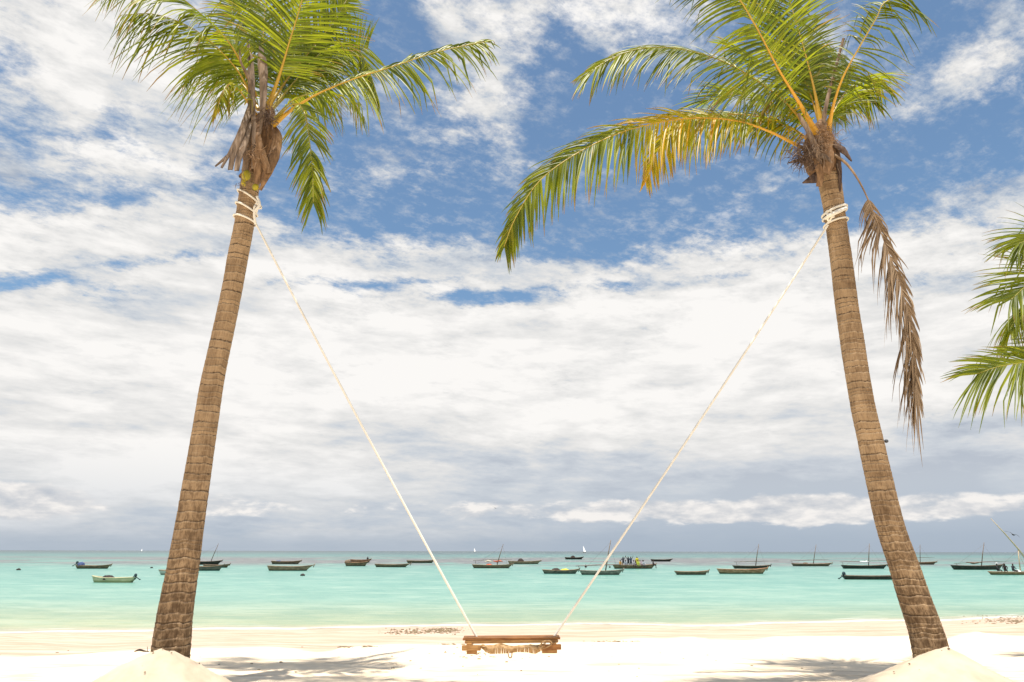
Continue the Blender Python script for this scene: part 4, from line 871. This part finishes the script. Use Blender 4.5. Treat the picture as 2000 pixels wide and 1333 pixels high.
# ------------------------------------------------------------------ people
M_skin = mat_simple('dark_skin', (.05, .028, .018), (.08, .045, .03), .6, 8)
CL = {}
def cloth(c):
    if c not in CL: CL[c] = mat_simple('cloth_%d' % len(CL), tuple(x * .8 for x in c), c, .9, 6)
    return CL[c]
def person_mesh(pose, shirt, legs):
    if pose == 'stand': V = [(0, 0, .92), (0, 0, 1.15), (0, 0, 1.40), (0, 0, 1.50), (0, -.01, 1.62), (0, -.01, 1.72), (.18, 0, 1.40), (.26, -.04, 1.14), (.24, -.20, .98), (-.18, 0, 1.40), (-.25, -.05, 1.14), (-.20, -.18, .96), (.10, 0, .86), (.11, -.02, .48), (.11, 0, .06), (.12, -.12, .02), (-.10, 0, .86), (-.12, .02, .48), (-.12, 0, .06), (-.12, -.12, .02)]
    elif pose == 'raise': V = [(0, 0, .92), (0, 0, 1.15), (0, 0, 1.40), (0, 0, 1.50), (0, -.01, 1.62), (0, -.01, 1.72), (.18, 0, 1.42), (.34, 0, 1.62), (.42, 0, 1.86), (-.18, 0, 1.40), (-.30, -.05, 1.20), (-.40, -.14, 1.34), (.10, 0, .86), (.11, -.02, .48), (.11, 0, .06), (.12, -.12, .02), (-.10, 0, .86), (-.12, .02, .48), (-.12, 0, .06), (-.12, -.12, .02)]
    else: V = [(0, 0, .45), (0, -.02, .68), (0, -.05, .92), (0, -.06, 1.02), (0, -.08, 1.13), (0, -.08, 1.23), (.18, -.05, .92), (.25, -.14, .68), (.16, -.34, .58), (-.18, -.05, .92), (-.25, -.14, .68), (-.16, -.34, .58), (.10, -.05, .45), (.13, -.45, .48), (.12, -.44, .08), (.12, -.56, .03), (-.10, -.05, .45), (-.13, -.45, .50), (-.12, -.44, .08), (-.12, -.56, .03)]
    Eg = [(0, 1), (1, 2), (2, 3), (3, 4), (4, 5), (2, 6), (6, 7), (7, 8), (2, 9), (9, 10), (10, 11), (0, 12), (12, 13), (13, 14), (14, 15), (0, 16), (16, 17), (17, 18), (18, 19)]
    Rd = [.14, .13, .15, .055, .10, .09, .065, .048, .035, .065, .048, .035, .09, .06, .04, .035, .09, .06, .04, .035]
    me = bpy.data.meshes.new('sk'); me.from_pydata(V, Eg, []); o = bpy.data.objects.new('sk', me); C.objects.link(o)
    md = o.modifiers.new('s', 'SKIN'); sk = me.skin_vertices[0] if me.skin_vertices else None
    if sk is None:
        bm = bmesh.new(); bm.from_mesh(me); bm.verts.layers.skin.verify(); bm.to_mesh(me); bm.free(); sk = me.skin_vertices[0]
    for i, r in enumerate(Rd): sk.data[i].radius = (r, r * .85); sk.data[i].use_root = (i == 0)
    o.modifiers.new('d', 'SUBSURF').levels = 1
    dg = bpy.context.evaluated_depsgraph_get(); me2 = bpy.data.meshes.new_from_object(o.evaluated_get(dg)); bpy.data.objects.remove(o)
    for m in (M_skin, cloth(shirt), cloth(legs)): me2.materials.append(m)
    top = 1.5 if pose != 'sit' else 1.0; hip = .88 if pose != 'sit' else .52; kn = .3 if pose != 'sit' else .25
    for p in me2.polygons:
        z = p.center.z; p.material_index = 0 if z > top or z < kn else (1 if z > hip else 2); p.use_smooth = True
    return me2
def person(px, py, by, pose, shirt, legs, label, rz, group=None, hat=None, dyy=0.0):
    c, pm, H, L = LOC[by]; q = P(px, py, c.y + dyy); hgt = {'stand': 1.72, 'raise': 1.72, 'sit': 1.23}[pose]
    me = person_mesh(pose, shirt, legs); me.name = 'person'; o = link('person', me); o.location = (q.x, c.y + dyy, max(q.z - hgt, H * .1)); o.rotation_euler.z = rz
    tag(o, label, 'person', group)
    if hat:
        mb = MB(); hz = {'stand': 1.74, 'raise': 1.74, 'sit': 1.25}[pose]; hy = -.01 if pose != 'sit' else -.08; mb.ball((0, hy, hz), .13, .13, .06, 10, 6); mb.tube([(0, hy, hz - .04), (0, hy, hz - .02)], .19, 12); mb.build('hat', cloth(hat), o, shift=False)
    return o
PG = 'people crowded in the brown boat'
for i, (px, py, pose, sh, lg, lab, rz, dy_) in enumerate([
    (1211, 1098, 'sit', (.55, .30, .08), (.10, .08, .06), 'seated person in orange top at the left end of the crowd', .5, -.2),
    (1217, 1091, 'raise', (.05, .05, .07), (.03, .03, .04), 'standing person in black with an arm raised at the left of the crowd', .2, .2),
    (1222, 1096, 'sit', (.30, .33, .38), (.04, .04, .05), 'seated person in grey near the left of the crowd', -.4, -.25),
    (1227, 1093, 'raise', (.03, .03, .04), (.05, .04, .04), 'person in dark clothes leaning with raised arm in the crowd', 2.8, .1),
    (1232, 1092, 'raise', (.04, .06, .10), (.02, .02, .03), 'person in navy with raised arm left of the person in yellow', .3, -.1),
    (1237, 1099, 'sit', (.45, .42, .45), (.06, .05, .05), 'seated person in pale grey between the raised arms and the yellow shirt', .2, -.3),
    (1241, 1097, 'sit', (.10, .07, .12), (.05, .04, .05), 'seated person in dark purple left of the yellow shirt', -.3, .1),
    (1244, 1089, 'stand', (.62, .52, .04), (.55, .48, .05), 'standing person all in yellow, tallest in the boat', .1, .1),
    (1246, 1100, 'sit', (.55, .60, .08), (.20, .25, .05), 'seated person in lime green below the person in yellow', .2, -.35),
    (1250, 1097, 'sit', (.55, .45, .50), (.10, .08, .10), 'seated person in pink right of the person in yellow', -.2, -.1),
    (1254, 1098, 'sit', (.20, .12, .20), (.08, .05, .08), 'seated person in plum right of the pink shirt', .4, .1),
    (1257, 1100, 'sit', (.50, .50, .55), (.10, .10, .12), 'seated person in white at the right of the main crowd', .1, -.25),
    (1275, 1099, 'sit', (.08, .05, .05), (.05, .04, .04), 'lone seated person in dark clothes at the bow of the crowded boat', 1.2, 0)]):
    person(px, py, 1197, pose, sh, lg, lab, rz, PG, dyy=dy_)
person(718, 1090, 684, 'sit', (.04, .04, .05), (.03, .03, .03), 'person in dark clothes sitting at the bow of the reddish brown boat', .6)
person(1947, 1112, 1934, 'sit', (.05, .05, .05), (.04, .04, .04), 'seated person in a white hat at the left of the boat with the bamboo yard', .8, hat=(.7, .7, .7))
person(1963, 1111, 1934, 'sit', (.04, .03, .03), (.04, .04, .04), 'seated dark figure in the middle of the boat with the bamboo yard', -.5)
person(1979, 1115, 1934, 'sit', (.05, .05, .06), (.04, .04, .04), 'crouching dark figure beside the mast of the boat with the bamboo yard', .3)
heap('white_bundle', 1981, 1992, 1113, 1118, 1934, M_white, 'white bundle at the foot of the pale mast', 'bundle', 12)

# birds
def bird(px, py, d, span_, label, rz):
    c = P(px, py, d); mb = MB()
    mb.tube([(-.5, 0, .02), (-.25, 0, 0), (.1, 0, 0), (.42, 0, .02), (.55, 0, .02)], [.03, .09, .13, .07, .02], 8)
    for s_ in (-1, 1):
        o = len(mb.v)
        for i, (x, y, z, w) in enumerate([(0, .08, .05, .30), (-.10, .5, .22, .26), (-.32, .95, .16, .14), (-.62, 1.3, .02, .03)]):
            for q in (-1, 1): mb.v += [Vector((x + q * w / 2, y * s_, z + .012)), Vector((x + q * w / 2, y * s_, z - .012))]
        for i in range(3):
            a = o + i * 4
            for f in ((0, 2, 6, 4), (1, 5, 7, 3), (0, 4, 5, 1), (2, 3, 7, 6)): mb.f.append(tuple(a + k_ for k_ in f)); mb.mi.append(0)
    for v in mb.v: v *= span_ / 2.6
    o = mb.build('bird', M_dark); o.location = c; o.rotation_euler = (R(25), R(8), rz); tag(o, label, 'bird', 'birds over the lagoon')
bird(1979, 1045, 60, 1.25, 'black crow gliding beside the slanting bamboo yard at the right edge', .55)
bird(967, 993, 110, .9, 'tiny dark bird above the olive dhow', 1.2)

# ------------------------------------------------------------------ sea weed and litter on the sand
M_weed = mat_simple('sea_weed', (.12, .085, .045), (.30, .23, .14), .8, 20)
def scatter(name, label, regions, mat, n, size, flat, cat, seed):
    rnd = random.Random(seed); mb = MB()
    for _ in range(n):
        x0, x1, y0, y1 = rnd.choice(regions); t = rnd.gauss(.5, .22); px = x0 + (x1 - x0) * min(max(t, 0), 1); py = y0 + (y1 - y0) * min(max(rnd.gauss(.5, .25), 0), 1)
        p = on_beach(px, py); p.z = max(p.z, .0); s_ = size * rnd.uniform(.3, 1.3)
        mb.ball(p + Vector((0, 0, s_ * flat * .4)), s_ * rnd.uniform(.6, 2.0), s_, s_ * flat, 5, 4, jit=.35)
    o = mb.build(name, mat); tag(o, label, cat, kind='stuff'); return o
scatter('seaweed', 'dark seaweed washing in at the waterline', [(800, 915, 1226, 1240), (830, 905, 1226, 1238), (740, 850, 1228, 1240)], M_weed, 380, .018, .5, 'seaweed', 1)
scatter('seaweed', 'dark weed band in the surf at the right edge', [(1880, 2030, 1206, 1219), (1930, 2060, 1206, 1216)], M_weed, 420, .026, .4, 'seaweed', 2)
scatter('beach_litter', 'small dark bits of dry weed and shell scattered on the white sand', [(0, 1990, 1262, 1332), (0, 2000, 1262, 1300), (870, 960, 1264, 1290)], M_weed, 90, .014, .5, 'litter', 3)
scatter('wrack_line', 'thin line of dry weed along the top of the wet sand', [(660, 690, 1263, 1266), (700, 745, 1262, 1265), (1140, 1250, 1252.5, 1254.5), (1140, 1250, 1252.5, 1254.5), (850, 905, 1258, 1260)], M_weed, 170, .016, .4, 'seaweed', 4)
mb = MB(); q = [P(262, 1273, 7.9), P(272, 1270, 7.9), P(281, 1272, 7.88), P(292, 1273, 7.86)]; line, _ = crom(q, 12); mb.tube(line, [.004, .008, .01, .012, .012, .011, .010, .009, .008, .006, .005, .003], 5)
mb.tube([P(288, 1274, 7.87), P(288, 1263, 7.87)], [.004, .002], 5)
tag(mb.build('twig', M_pole), 'thin dry twig beside the foot of the left palm', 'twig')
# bits of husk and dry leaf lying on the two piles
M_bit = mat_simple('husk_bit', (.10, .06, .03), (.26, .18, .10), .8, 30)
dg = bpy.context.evaluated_depsgraph_get()
for mo, n_, lab in ((bpy.data.objects['sand_mound'], 34, 'tiny dark husk bits on the sand pile under the left palm'), (bpy.data.objects['sand_mound.001'], 40, 'tiny dark husk bits on the sand pile under the right palm')):
    rnd = random.Random(n_); mb = MB(); vs_ = [v.co for v in mo.data.vertices]
    for _ in range(n_):
        p = Vector(rnd.choice(vs_)); q = rnd.uniform(.003, .011); mb.ball(p + Vector((rnd.uniform(-.03, .03), rnd.uniform(-.03, .03), q * .3)), q * rnd.uniform(.8, 2), q, q * .6, 5, 4, jit=.3)
    tag(mb.build('husk_litter', M_bit), lab, 'litter', kind='stuff')
